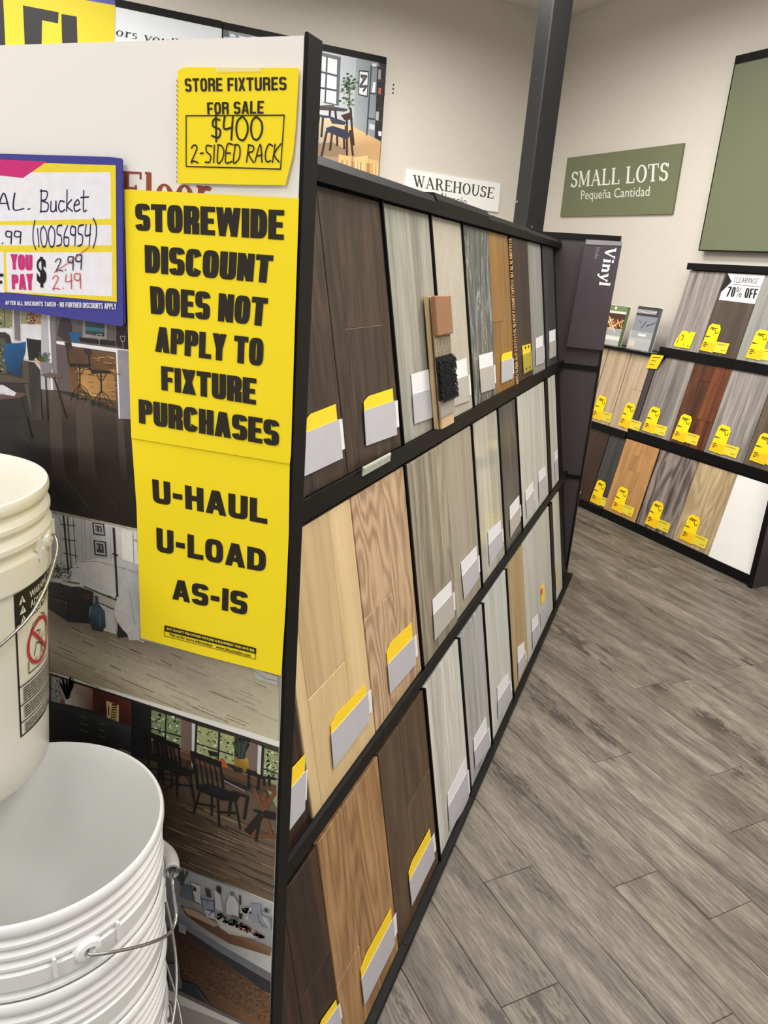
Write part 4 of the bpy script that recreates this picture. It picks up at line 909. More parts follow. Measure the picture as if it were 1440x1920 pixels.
f.poly(Z((0, 915), (140, 905), (440, 955), (400, 990), (0, 965)), C(72, 66, 66)); f.poly(Z((130, 905), (260, 900), (270, 940), (140, 930)), C(96, 84, 78)); f.poly(Z((60, 800), (120, 830), (120, 910), (50, 900)), C(206, 208, 206))
for pl in (((205, 980), (200, 1060)), ((275, 980), (285, 1080)), ((60, 1040), (20, 1340)), ((110, 1080), (90, 1320)), ((480, 960), (500, 1250), (520, 1430)), ((430, 1100), (430, 1580)), ((470, 1250), (510, 1570)), ((160, 1260), (90, 1590)), ((230, 1300), (205, 1500)), ((300, 1320), (300, 1440)), ((390, 1340), (395, 1480))): f.line(Z(*pl), .016, C(58, 42, 38))
f.poly(Z((70, 1030), (200, 1050), (370, 1110), (420, 1130), (400, 1170), (230, 1150), (200, 1080), (80, 1070)), C(58, 62, 78)); f.poly(Z((350, 1040), (470, 1000), (510, 1090), (400, 1110)), C(66, 44, 36))
f.poly(Z((150, 1210), (240, 1180), (420, 1240), (480, 1290), (440, 1360), (360, 1340), (160, 1260)), C(50, 54, 76)); f.poly(Z((400, 1180), (440, 1190), (430, 1250), (400, 1240)), C(70, 48, 40))
for q, c in ((((320, 1560), (490, 1590), (490, 1720), (320, 1670)), C(222, 178, 118)), (((520, 1600), (710, 1575), (710, 1800), (520, 1740)), C(226, 184, 128)), (((720, 1620), (850, 1650), (850, 1870), (720, 1830)), C(216, 172, 116))): f.poly(Z(*q), c)
for x in range(330, 850, 22): f.line(Z((x, 1640+(x-330)*.12), (x-3, 1700+(x-330)*.25)), .008, rr.choice([C(196, 150, 96), C(236, 200, 150), C(160, 116, 72)]))
f.build('printed_picture', PHOTO, t)
# sale sign taped over the first header board
t, f = poly_thing('sale_sign', 'yellow sale sign with blue border and big black letters, high behind the end panel', 'sign', backM(.056), [(-60, -52), (216, 1), (214, 110), (-64, 98)], plain('blue_border', C(66, 62, 142), .4), .0015, pname='card')
f.poly([(-60, -45), (164, 1), (216, 10), (214, 110), (-64, 98)], C(208, 190, 38))
f.poly([(43, 10), (110, 23), (109, 44), (79, 38), (78, 100), (47, 100)], C(38, 36, 34)); f.poly([(115, 26), (144, 31), (146, 100), (117, 100)], C(38, 36, 34)); f.poly([(-20, -10), (6, 0), (11, 100), (-20, 100)], C(38, 36, 34))
f.build('lettering', INK, t)

# ------------------------------------------------------------ prints and papers on the near end panel
MP = fmat((0, .7305, 0), Vector((1, 0, 0)), Vector((0, 1, 0)), EZ)
rr = random.Random(21)
def mix(a, b, t): return tuple(a[i]*(1-t)+b[i]*t for i in range(3))+(1,)
f = Flat(MP, off=.0004)
f.shapes(serif('Floor', .17, .07), [(229, 320), (397, 328), (397, 390), (229, 383)], C(150, 74, 52)); f.build('lettering', INK, ep)
def base(f, a, b, c):                      # picture ground from the panel's far edge to the right-hand corners a (top) and b (bottom)
    p, q = f.uv(*a), f.uv(*b); f.poly([(-1.036, p[1]), (p[0], p[1]), (q[0], q[1]), (-1.036, q[1])], c, False)
# -- living room
f = Flat(MP, off=.0004); Z = ZF((0, 560), 5.538)
base(f, (545, 450), (535, 1050), C(56, 50, 46))
f.poly([(-160, 430), (545, 450), (535, 1052), (-140, 905)], C(48, 42, 38))
f.poly(Z((-900, 1150), (440, 940), (600, 960), (1350, 1250), (2900, 1600), (2900, 2720), (1400, 2370), (0, 2080), (-900, 1800)), [C(40, 35, 32), C(96, 80, 74), C(80, 66, 60), C(62, 50, 44), C(40, 34, 31), C(34, 29, 27), C(40, 33, 30), C(32, 28, 26), C(30, 26, 24)])
for i in range(46):
    x = rr.uniform(-100, 1500); y = rr.uniform(1150, 2300); l = rr.uniform(120, 420); f.line(Z((x, y), (x+l*.55, y+l*.8)), .0006, rr.choice([C(30, 26, 24), C(76, 62, 55), C(58, 48, 43)]), same=i > 0)
for x, a in ((560, 60), (860, 80), (1240, 30)):
    f.poly(Z((x-a, 960+(x-560)*.3), (x+a, 960+(x-560)*.3), (x+a+60, 1900), (x-a+40, 1850)), [C(82, 69, 63), C(82, 69, 63), C(44, 38, 35), C(42, 36, 33)])
f.poly(Z((-900, -600), (560, -600), (560, 950), (300, 930), (-900, 900)), C(204, 200, 204))
f.poly(Z((-900, -500), (130, -500), (130, 310), (-900, 250)), C(138, 140, 100)); f.poly(Z((-900, 300), (130, 310), (140, 640), (-900, 500)), C(226, 224, 228))
for i in range(120):
    x, y = rr.uniform(-400, 125), rr.uniform(-60, 300); f.ell(*Z((x, y))[0], rr.uniform(1, 3), rr.uniform(1, 3), rr.choice([C(176, 174, 116), C(96, 104, 62), C(206, 206, 170), C(74, 78, 52), C(214, 150, 110)]), n=6, same=i > 0)
f.line(Z((40, -100), (50, 290)), .0012, C(60, 60, 62))
f.poly(Z((130, -300), (200, -300), (215, 440), (155, 430)), C(126, 114, 120)); f.poly(Z((210, -200), (430, -200), (430, 265), (215, 260)), C(150, 152, 118))
f.poly(Z((285, 20), (420, 30), (425, 268), (290, 262)), C(176, 128, 92))
for i in range(60): x, y = rr.uniform(285, 420), rr.uniform(120, 262); f.line(Z((x, y), (x+rr.uniform(-22, 22), y+rr.uniform(-14, 18))), .0012, rr.choice([C(70, 44, 32), C(216, 180, 140), C(46, 34, 28)]), same=i > 0)
f.poly(Z((225, 265), (430, 268), (450, 640), (240, 620)), C(222, 220, 224)); f.poly(Z((275, 410), (430, 432), (440, 650), (300, 640)), C(38, 34, 34))
f.poly(Z((430, -200), (480, -200), (560, 940), (430, 930)), C(184, 182, 188)); f.poly(Z((478, -200), (498, -200), (550, 940), (535, 940)), C(240, 240, 244)); f.poly(Z((498, -200), (560, -200), (610, 960), (556, 940)), C(132, 122, 128))
f.poly(Z((560, -300), (2900, -300), (2900, 1550), (1350, 1250), (1230, 1150), (745, 970), (600, 955)), C(92, 80, 78))
f.poly(Z((560, -200), (1215, -200), (1215, 500), (585, 445)), C(104, 94, 90)); f.poly(Z((1210, -200), (2900, -200), (2900, 800), (1330, 530), (1210, 490)), C(42, 32, 30))
f.poly(Z((640, 180), (730, 200), (755, 300), (740, 450), (690, 450), (600, 380), (610, 280)), C(66, 56, 56))
f.poly(Z((862, 180), (1110, 200), (1110, 420), (862, 400)), C(150, 140, 136)); f.poly(Z((885, 180), (1090, 200), (1086, 395), (888, 365)), [C(70, 84, 92), C(60, 76, 84), C(48, 54, 56), C(60, 70, 76)]); f.poly(Z((890, 290), (1088, 305), (1087, 350), (889, 330)), C(64, 116, 122))
f.poly(Z((715, 345), (850, 350), (830, 450), (760, 455), (735, 400)), C(38, 92, 138)); f.poly(Z((820, 400), (1200, 440), (1200, 495), (840, 450)), C(36, 32, 32))
f.poly(Z((588, 437), (1330, 530), (1350, 545), (1230, 560), (590, 470)), C(236, 234, 236)); f.poly(Z((1205, 545), (1232, 555), (1252, 1246), (1236, 1244)), C(238, 236, 238)); f.poly(Z((1222, 530), (1345, 540), (1370, 1252), (1250, 1246)), C(148, 144, 152))
f.poly(Z((590, 480), (690, 500), (750, 970), (610, 955)), C(96, 84, 84)); f.poly(Z((690, 500), (1205, 575), (1225, 1150), (745, 965)), [C(84, 60, 42), C(120, 84, 52), C(90, 68, 50), C(120, 84, 46)])
f.poly(Z((800, 720), (1190, 790), (1210, 1060), (960, 1010), (840, 920)), [C(176, 134, 78), C(160, 118, 66), C(150, 112, 66), C(206, 162, 98), C(190, 142, 82)])
for i in range(60): x, y = rr.uniform(760, 1200), rr.uniform(600, 1080); l = rr.uniform(20, 90); f.line(Z((x, y), (x+l, y+l*.12+rr.uniform(-8, 8))), .0007, rr.choice([C(96, 68, 42), C(196, 152, 94), C(74, 54, 38)]), same=i > 0)
DK = C(36, 31, 30)
for ox, oy in ((0, 0), (222, 70)):
    for pl, wd in ((((700, 500), (715, 650), (740, 700), (770, 700)), 16), (((830, 700), (835, 900)), 18), (((780, 700), (820, 780)), 9), (((890, 700), (850, 780)), 9), (((830, 890), (760, 980), (735, 1050)), 9), (((840, 890), (900, 940), (955, 1040)), 9), (((835, 900), (885, 980), (890, 1070)), 8), (((828, 900), (808, 980), (805, 1060)), 8), (((795, 985), (850, 1015), (930, 1010)), 8), (((795, 985), (840, 965), (920, 985)), 6)):
        f.line(Z(*[(a+ox, b+oy) for a, b in pl]), wd*.00012, DK)
    f.poly(Z(*[(a+ox, b+oy) for a, b in ((740, 670), (940, 680), (920, 705), (730, 700))]), DK); f.poly(Z(*[(a+ox*.9, b+oy*.9) for a, b in ((672, 450), (745, 455), (755, 520), (690, 520))]), C(56, 46, 46))
for x, y in ((1035, 370), (1280, 390)):
    f.line(Z((x-25, y), (x-15, y+50), (x+18, y+50), (x+25, y), (x-25, y)), .0006, C(190, 190, 194)); f.line(Z((x, y+55), (x+2, y+125)), .0006, C(180, 180, 184))
# sofa, cushions, tables
f.poly(Z((-900, 340), (60, 348), (105, 380), (120, 450), (240, 640), (360, 660), (420, 740), (440, 1250), (340, 1280), (300, 1230), (-900, 1230)), [C(58, 52, 48)]*7+[C(70, 60, 52), C(50, 44, 40), C(40, 36, 33), C(34, 30, 28), C(38, 33, 31)])
f.poly(Z((235, 640), (300, 660), (335, 1220), (250, 860)), C(84, 72, 62)); f.poly(Z((-900, 780), (80, 790), (240, 830), (300, 880), (-900, 850)), C(84, 74, 62)); f.line(Z((-400, 858), (300, 880), (325, 1040)), .001, C(36, 32, 30))
f.poly(Z((-400, 420), (50, 410), (80, 480), (60, 600), (80, 780), (-400, 780)), C(78, 82, 68))
for i in range(26): x, y = rr.uniform(-60, 60), rr.uniform(440, 760); f.ell(*Z((x, y))[0], 3, 2, rr.choice([C(104, 108, 88), C(56, 62, 50), C(140, 138, 118)]), n=6, same=i > 0)
f.poly(Z((60, 465), (200, 460), (275, 445), (265, 560), (225, 690), (220, 800), (150, 790), (75, 740), (50, 600)), [C(34, 88, 140), C(30, 80, 130), C(40, 96, 150), C(26, 72, 118), C(24, 62, 100), C(22, 48, 76), C(24, 60, 98), C(26, 66, 108), C(30, 80, 128)])
f.poly(Z((410, 650), (545, 670), (530, 780), (440, 770)), C(134, 126, 132))
for i in range(40): f.line(Z((465+rr.uniform(-40, 40), 650), (465+rr.uniform(-65, 65), 650-rr.uniform(10, 95))), .0008, rr.choice([C(74, 92, 66), C(104, 120, 88), C(48, 62, 46)]), same=i > 0)
f.poly(Z((360, 630), (380, 610), (425, 660), (410, 680)), C(196, 156, 112)); f.poly(Z((415, 790), (530, 765), (650, 795), (640, 820), (520, 820)), C(106, 86, 84))
for pl in (((480, 810), (500, 1270)), ((570, 820), (690, 1240))): f.line(Z(*pl), .002, DK)
f.poly(Z((-600, 1000), (150, 960), (285, 985), (220, 1030), (-600, 1090)), C(96, 72, 70)); f.poly(Z((-200, 895), (40, 895), (175, 975), (160, 1010), (-200, 960)), C(212, 210, 216)); f.line(Z((-100, 990), (60, 985)), .0015, C(180, 178, 184)); f.line(Z((230, 1030), (330, 1440)), .0025, C(30, 27, 26))
f.build('printed_picture', PHOTO, ep)
# -- bedroom
f = Flat(MP, off=.0004); Z = ZF((80, 940), 5.538)
base(f, (535, 1058), (523, 1389), C(160, 152, 140))
f.poly(Z((-1250, -190), (110, 130), (960, 300), (2400, 640), (2450, 2480), (460, 1880), (85, 1770), (-1250, 1400)), [C(206, 204, 204)]*4+[C(186, 178, 156), C(150, 138, 118), C(140, 128, 110), C(140, 128, 110)])
f.poly(Z((-1250, 900), (60, 1110), (1000, 1430), (2450, 1790), (2450, 2480), (460, 1880), (85, 1770), (-1250, 1400)), [C(150, 138, 120), C(150, 138, 120), C(118, 106, 94), C(176, 166, 142), C(204, 196, 170), C(160, 146, 122), C(142, 128, 108), C(130, 118, 100)])
for i in range(90):
    x = rr.uniform(0, 2200); y = 1180+x*.27+rr.uniform(40, 560); l = rr.uniform(80, 380); f.line(Z((x, y), (x+l, y+l*.42)), rr.choice([.0005, .0009, .0014]), rr.choice([C(118, 104, 86), C(170, 156, 130), C(186, 174, 150), C(134, 120, 100)]), same=i > 0)
for x, y in ((300, 1310), (420, 1450), (700, 1700), (1230, 1650), (1340, 1580), (900, 1530)): f.line(Z((x, y), (x+110, y+55)), .0014, C(92, 78, 64))
f.poly(Z((340, 180), (730, 270), (760, 960), (380, 900)), C(190, 188, 192))
for x in (400, 435, 490, 650, 700, 180): f.line(Z((x, 175+(x-340)*.25), (x+15, 640)), .0006, C(150, 148, 154))
f.poly(Z((820, 290), (975, 320), (1000, 660), (830, 600)), C(224, 224, 220)); f.line(Z((940, 330), (950, 640)), .0016, C(150, 150, 150)); f.line(Z((945, 400), (990, 410)), .002, C(160, 160, 160))
for a in ((515, 215, 640, 360), (530, 400, 660, 575)):
    x0, y0, x1, y1 = a; f.poly(Z((x0, y0), (x1, y0+20), (x1+10, y1), (x0+12, y1-18)), C(38, 38, 40)); f.poly(Z((x0+16, y0+12), (x1-12, y0+30), (x1-4, y1-14), (x0+24, y1-30)), C(176, 178, 180)); f.poly(Z((x0+30, y0+30), (x1-28, y0+44), (x1-20, y1-36), (x0+36, y1-50)), C(66, 68, 72))
    for dx, dy in ((42, 60), (78, 66), (44, 84), (80, 90)): f.ell(*Z((x0+dx, y0+dy))[0], 1.2, 1.6, C(190, 192, 194), n=8)
f.poly(Z((290, 700), (350, 640), (560, 590), (820, 605), (1010, 660), (1010, 1260), (960, 1250), (770, 1000), (300, 860)), [C(196, 196, 200), C(206, 206, 208), C(222, 222, 222), C(196, 196, 200), C(172, 172, 178), C(182, 182, 184), C(196, 196, 196), C(212, 212, 214), C(202, 202, 206)])
f.poly(Z((800, 900), (900, 720), (1010, 950), (1020, 1250), (960, 1330), (880, 1370), (800, 1290), (740, 1160)), [C(206, 206, 208), C(196, 196, 198), C(164, 164, 168), C(176, 176, 176), C(200, 200, 200), C(206, 206, 206), C(198, 198, 198), C(212, 212, 212)])
for pl in (((380, 630), (560, 620), (820, 690), (1000, 740)), ((900, 900), (960, 1290)), ((1000, 700), (1010, 900)), ((820, 680), (1000, 760))): f.line(Z(*pl), .0008, C(138, 138, 144))
f.poly(Z((780, 1250), (830, 1330), (900, 1400), (780, 1420)), C(44, 38, 36)); f.poly(Z((560, 1000), (740, 1120), (770, 1380), (640, 1340)), C(196, 196, 196)); f.poly(Z((880, 1370), (1015, 1250), (1010, 1440), (900, 1440)), C(190, 188, 186))
for pl, wd in ((((220, 155), (270, 720)), 26), (((262, 165), (300, 690)), 16), (((318, 178), (352, 645)), 9), (((190, 240), (340, 250)), 9), (((205, 390), (355, 412)), 9), (((218, 535), (368, 570)), 9), (((740, 280), (780, 980)), 32), (((735, 545), (780, 560)), 22), (((765, 985), (765, 1025), (430, 880)), 16), (((740, 1120), (590, 1050)), 16), (((545, 930), (570, 940)), 20), (((690, 985), (710, 995)), 20)):
    f.line(Z(*pl), wd*.00011, C(40, 42, 46))
f.poly(Z((60, 830), (400, 890), (530, 940), (520, 1270), (270, 1250), (60, 1110)), [C(66, 68, 74), C(58, 60, 66), C(46, 46, 50), C(34, 33, 35), C(42, 42, 46), C(56, 58, 64)])
f.line(Z((60, 960), (300, 1040), (520, 1060)), .0014, C(28, 28, 30)); f.line(Z((160, 930), (180, 960), (215, 965), (225, 935)), .0013, C(24, 24, 26)); f.line(Z((120, 1010), (250, 1050), (250, 1110)), .0012, C(92, 94, 98)); f.line(Z((270, 1040), (270, 1250)), .001, C(24, 24, 26))
for i in range(110): x, y = rr.gauss(180, 70), rr.gauss(740, 38); f.line(Z((x, y), (x+rr.uniform(-16, 16), y+rr.uniform(-22, 10))), .0011, rr.choice([C(44, 48, 44), C(64, 68, 62), C(34, 36, 34)]), same=i > 0)
f.poly(Z((95, 790), (220, 810), (215, 850), (110, 830)), C(200, 200, 198)); f.poly(Z((205, 835), (390, 850), (400, 880), (310, 885), (215, 860)), C(206, 204, 198)); f.poly(Z((260, 825), (390, 845), (392, 862), (262, 845)), C(120, 104, 72))
for i in range(30): x, y = rr.gauss(450, 30), rr.gauss(1000, 34); f.line(Z((x, y), (x+rr.uniform(-18, 18), y+rr.uniform(-18, 18))), .0009, rr.choice([C(124, 66, 44), C(88, 54, 40), C(150, 84, 56)]), same=i > 0)
f.poly(Z((540, 975), (580, 985), (585, 1060), (650, 1140), (660, 1300), (620, 1350), (520, 1330), (480, 1200), (490, 1110), (540, 1050)), [C(66, 84, 96), C(60, 76, 88), C(52, 70, 84), C(60, 86, 106), C(48, 66, 82), C(30, 40, 50), C(34, 46, 58), C(46, 60, 74), C(70, 90, 104), C(60, 80, 94)])
f.line(Z((500, 1090), (495, 1180)), .001, C(150, 166, 174)); f.line(Z((600, 1180), (600, 1290)), .0014, C(90, 118, 140)); f.line(Z((550, 990), (550, 1050)), .0008, C(150, 166, 174))
f.poly(Z((980, 1432), (1060, 1448), (1050, 1462)), C(214, 216, 204)); f.poly([(475, 1252), (522, 1268), (521, 1285), (480, 1272)], C(176, 178, 168)); f.line([(476, 1256), (500, 1272), (520, 1276)], .001, C(110, 108, 96))
f.build('printed_picture', PHOTO, ep)
# -- dining room
f = Flat(MP, off=.0004); Z = ZF((90, 1240), 3.2)
base(f, (522, 1401), (512, 1691), C(44, 38, 36))
f.poly(Z((-560, -60), (20, 85), (870, 370), (1385, 515), (1352, 1445), (700, 1190), (-560, 780)), [C(34, 34, 36), C(46, 42, 42), C(60, 44, 38), C(60, 60, 52), C(104, 86, 68), C(54, 44, 38), C(34, 30, 28)])
f.poly(Z((560, 570), (1375, 840), (1352, 1445), (690, 1190), (500, 1000)), [C(64, 54, 46), C(108, 92, 74), C(118, 98, 78), C(50, 41, 36), C(40, 34, 30)])
for i in range(120):
    x = rr.uniform(690, 1330); y = 800+(x-690)*.3+rr.uniform(0, 420); l = rr.uniform(60, 260); f.line(Z((x, y), (min(x+l, 1355), y+min(l, 1355-x)*.42)), rr.choice([.0008, .0014, .002]), rr.choice([C(52, 43, 37), C(128, 106, 84), C(84, 68, 55), C(40, 33, 29), C(160, 138, 112), C(96, 80, 64)]), same=i > 0)
f.poly(Z((20, 85), (140, 120), (140, 265), (20, 240)), C(150, 148, 140))
for i in range(40): x, y = rr.uniform(20, 75), rr.uniform(95, 235); f.line(Z((x, y), (x+3, y+12)), .0012, rr.choice([C(30, 30, 32), C(200, 196, 184)]), same=i > 0)
f.poly(Z((140, 125), (268, 165), (270, 295), (140, 262)), [C(170, 150, 136), C(140, 96, 80), C(96, 60, 50), C(196, 186, 176)]); f.poly(Z((268, 168), (500, 240), (500, 400), (270, 300)), [C(70, 34, 26), C(90, 44, 30), C(60, 32, 26), C(70, 40, 32)])
f.poly(Z((500, 240), (620, 285), (615, 600), (500, 570)), C(30, 30, 33)); f.poly(Z((350, 235), (425, 262), (425, 362), (350, 335)), C(196, 166, 120)); f.poly(Z((385, 250), (415, 258), (410, 350), (378, 345)), C(60, 44, 34))
for x, y in ((320, 300), (335, 285), (350, 310), (365, 300), (305, 300)): f.line(Z((x, y-30), (x, y+20)), .0022, C(48, 30, 24))
for y in range(268, 345, 14): f.line(Z((385, y), (410, y+4)), .0016, C(206, 168, 96))
f.poly(Z((100, 210), (142, 222), (138, 262), (104, 252)), C(206, 204, 200)); f.poly(Z((72, 222), (102, 228), (100, 255), (76, 248)), C(150, 92, 68))
for i in range(26): x = rr.uniform(-45, 40); f.line(Z((118+rr.uniform(-8, 8), 222), (118+x*.6, 170), (118+x, rr.uniform(95, 150))), .0022, rr.choice([C(44, 54, 46), C(30, 38, 32), C(74, 84, 70)]), same=i > 0)
f.poly(Z((20, 238), (150, 268), (500, 388), (500, 560), (380, 520), (20, 460)), [C(52, 54, 56), C(46, 48, 50), C(56, 58, 60), C(34, 34, 36), C(30, 30, 32), C(36, 36, 38)])
for a in ((20, 262, 500, 412), ): f.line(Z((a[0], a[1]), (a[2], a[3])), .001, C(80, 82, 84))
for x, y in ((195, 330), (195, 370), (195, 410), (305, 370), (305, 406), (305, 445)): f.line(Z((x, y), (x+40, y+13)), .0012, C(120, 118, 112))
for x, y in ((130, 300), (410, 390), (275, 330), (160, 280)): f.line(Z((x, y), (x, y+110)), .0009, C(26, 26, 28))
f.poly(Z((430, 520), (500, 545), (500, 590), (420, 560)), C(110, 104, 98))
# windows
for q, c in ((((622, 290), (800, 345), (800, 520), (622, 430)), C(128, 142, 104)), (((800, 345), (868, 368), (866, 560), (800, 530)), C(116, 98, 90)), (((865, 368), (886, 376), (884, 640), (864, 630)), C(206, 204, 204)), (((886, 380), (1120, 450), (1120, 620), (884, 560)), C(164, 172, 120)), (((1170, 470), (1262, 498), (1256, 660), (1170, 640)), C(122, 104, 94)), (((1262, 500), (1284, 508), (1276, 680), (1256, 670)), C(214, 212, 212)), (((1284, 512), (1382, 545), (1376, 880), (1276, 700)), C(150, 162, 116))): f.poly(Z(*q), c)
for i in range(200):
    a, b, c, d = rr.choice([(625, 795, 300, 470), (895, 1115, 395, 560), (1295, 1378, 530, 690)]); x = rr.uniform(a, b); y = rr.uniform(c, d)+(x-a)*.25
    f.ell(*Z((x, y))[0], rr.uniform(1.2, 3.2), rr.uniform(1.2, 3), rr.choice([C(196, 200, 150), C(90, 110, 70), C(140, 156, 100), C(218, 222, 196), C(70, 84, 60)]), n=6, same=i > 0)
for pl, wd in ((((710, 320), (705, 480)), 10), (((622, 400), (800, 450)), 9), (((615, 290), (610, 560)), 14), (((893, 378), (885, 560)), 14), (((1030, 425), (1022, 590)), 12), (((890, 490), (1110, 560)), 9), (((1292, 512), (1284, 700)), 16), (((1290, 640), (1376, 672)), 9), (((1050, 700), (1190, 760)), 16), (((1060, 715), (1180, 775)), 5)): f.line(Z(*pl), wd*.00025, C(36, 36, 38) if wd != 5 else C(180, 178, 176))
f.poly(Z((1120, 570), (1200, 580), (1212, 640), (1180, 668), (1120, 650)), [C(150, 118, 46), C(196, 160, 70), C(160, 122, 44), C(90, 66, 26), C(120, 90, 34)])
for i in range(30): x = rr.uniform(-50, 60); f.line(Z((1160+rr.uniform(-20, 20), 580), (1160+x, rr.uniform(455, 500))), .0022, rr.choice([C(42, 54, 44), C(28, 36, 30), C(66, 78, 62)]), same=i > 0)
f.poly(Z((760, 520), (870, 545), (1372, 740), (1372, 790), (1180, 720), (760, 560)), C(98, 70, 52)); f.line(Z((770, 522), (1372, 742)), .001, C(150, 116, 88))
f.poly(Z((975, 580), (1060, 590), (1085, 630), (1040, 636), (980, 600)), C(178, 92, 56)); f.poly(Z((1095, 620), (1170, 640), (1170, 668), (1120, 660)), C(40, 34, 30)); f.poly(Z((960, 530), (1025, 545), (1015, 572), (970, 562)), C(40, 36, 32))
for pl, wd in ((((1240, 770), (1300, 900), (1340, 1040)), 26), (((1360, 790), (1290, 900), (1240, 1030)), 26), (((1305, 790), (1300, 900)), 20), (((1215, 1040), (1360, 1045)), 22), (((770, 600), (850, 720), (880, 850)), 14), (((850, 600), (760, 730), (700, 770)), 14)): f.line(Z(*pl), wd*.00025, C(120, 76, 50) if pl[0][0] > 1200 else C(60, 40, 30))
CH = C(26, 26, 27)
def chair(ox, oy, s):
    q = lambda *p: Z(*[(ox+x*s, oy+y*s) for x, y in p])
    f.poly(q((0, 0), (190, 70), (190, 110), (8, 40)), CH)
    for x in (25, 55, 85, 115, 145): f.line(q((x, 20+x*.38), (x+22, 180+x*.3)), .0022*s, CH)
    f.line(q((8, 20), (50, 230)), .004*s, CH); f.line(q((182, 90), (200, 250)), .004*s, CH)
    f.poly(q((30, 210), (110, 200), (300, 270), (280, 310), (190, 300), (40, 240)), CH)
    for pl in (((60, 240), (20, 380)), ((130, 270), (130, 390)), ((165, 280), (175, 460)), ((270, 300), (300, 470)), ((40, 320), (150, 340)), ((165, 370), (285, 380))): f.line(q(*pl), .0032*s, CH)
chair(855, 530, 1.0); chair(570, 405, .72); chair(640, 440, .8)
for pl in (((1200, 650), (1280, 690), (1366, 700)), ((1210, 650), (1206, 760)), ((1270, 690), (1262, 760)), ((1300, 700), (1300, 740)), ((1330, 705), (1330, 740)), ((1240, 890), (1366, 930)), ((1280, 900), (1250, 1070)), ((1100, 820), (1088, 920)), ((1110, 780), (1200, 810), (1180, 940))): f.line(Z(*pl), .004, CH)
f.poly(Z((1180, 1010), (1270, 900), (1290, 940), (1220, 1040)), C(34, 28, 26)); f.poly(Z((1300, 890), (1368, 905), (1366, 950), (1290, 930)), CH)
f.build('printed_picture', PHOTO, ep)
# -- kitchen island and woven rug
f = Flat(MP, off=.0004); Z = ZF((290, 1580), 5.648)
base(f, (511, 1694), (506, 1946), C(120, 114, 112))
f.poly(Z((-900, -230), (110, 200), (1250, 645), (1222, 2080), (990, 1920), (160, 1520), (-900, 1050)), [C(170, 168, 170), C(168, 168, 172), C(186, 188, 192), C(96, 66, 44), C(96, 66, 44), C(50, 42, 38), C(60, 50, 44)])
f.poly(Z((-900, 500), (180, 880), (1235, 1190), (1228, 1600), (800, 1340), (180, 940), (-900, 700)), [C(110, 110, 114), C(140, 142, 146), C(206, 206, 204), C(54, 56, 60), C(60, 60, 64), C(50, 48, 50), C(60, 58, 60)])
f.poly(Z((180, 600), (700, 860), (1235, 1160), (1232, 1390), (700, 1090), (240, 800)), [C(176, 178, 180), C(184, 186, 186), C(214, 212, 208), C(206, 206, 204), C(196, 196, 194), C(120, 122, 126)])
f.poly(Z((240, 790), (700, 1080), (1232, 1385), (1228, 1480), (700, 1170), (240, 860)), C(118, 120, 126)); f.poly(Z((220, 850), (700, 1165), (1228, 1475), (1224, 1600), (860, 1440), (380, 1010), (200, 950)), C(46, 46, 50)); f.poly(Z((255, 850), (330, 890), (330, 970), (258, 945)), C(160, 158, 158))
f.poly(Z((190, 940), (380, 1000), (900, 1380), (1225, 1620), (1222, 2080), (990, 1920), (580, 1700), (440, 1480), (280, 1480), (230, 1100)), [C(64, 44, 34), C(60, 40, 30), C(84, 58, 40), C(130, 96, 66), C(150, 112, 76), C(130, 94, 60), C(100, 68, 44), C(84, 56, 38), C(74, 50, 36), C(80, 52, 38)])
for i in range(2200):
    u = rr.random(); v = rr.random(); x = 240+u*980; y = 1000+u*620+v*(440-u*0)+0; 
    if y > 1480+(x-440)*.62 or x > 1212: continue
    k_ = .62+.5*(y-1000)/900; c_ = rr.choice([(150, 112, 76), (60, 40, 28), (120, 84, 56), (170, 132, 92), (86, 58, 40)]); f.line(Z((x, y), (x+rr.uniform(5, 14), y+rr.uniform(-9, 9))), .0008, C(*[v*k_ for v in c_]), same=i > 0)
f.poly(Z((160, 1270), (270, 1260), (290, 1450), (440, 1500), (580, 1700), (290, 1560), (160, 1510)), C(40, 50, 54)); f.poly(Z((150, 1280), (265, 1265), (275, 1400), (295, 1480), (290, 1540), (160, 1500)), C(112, 112, 114)); f.poly(Z((440, 1530), (480, 1560), (590, 1700), (560, 1690)), C(92, 84, 76))
# counter things
f.poly(Z((270, 650), (420, 720), (760, 900), (1235, 1110), (1228, 1190), (800, 1060), (560, 920), (340, 760)), [C(104, 74, 52), C(150, 116, 86), C(130, 98, 70), C(150, 112, 80), C(128, 92, 62), C(104, 72, 50), C(98, 68, 46), C(72, 52, 40)])
f.poly(Z((300, 680), (420, 700), (700, 860), (640, 880), (360, 750)), C(176, 152, 128)); f.poly(Z((640, 785), (760, 820), (960, 900), (1080, 985), (1060, 1010), (800, 960), (700, 890)), [C(190, 190, 180), C(206, 206, 198), C(176, 176, 168), C(196, 196, 190), C(170, 168, 160), C(176, 174, 164), C(200, 198, 190)])
for i in range(60): x = rr.uniform(670, 910); f.ell(*Z((x, 770+(x-670)*.42+rr.uniform(-35, 35)))[0], 2.6, 2.2, rr.choice([C(52, 54, 46), C(96, 100, 76), C(148, 148, 116), C(40, 38, 36), C(190, 186, 160)]), n=7, same=i > 0)
for i in range(46): x = rr.uniform(900, 1160); f.ell(*Z((x, 870+(x-900)*.5+rr.uniform(-32, 26)*(1.2-(x-900)/300)))[0], 2.6, 2.4, rr.choice([C(122, 44, 56), C(150, 74, 80), C(92, 36, 46), C(176, 120, 112)]), n=7, same=i > 0)
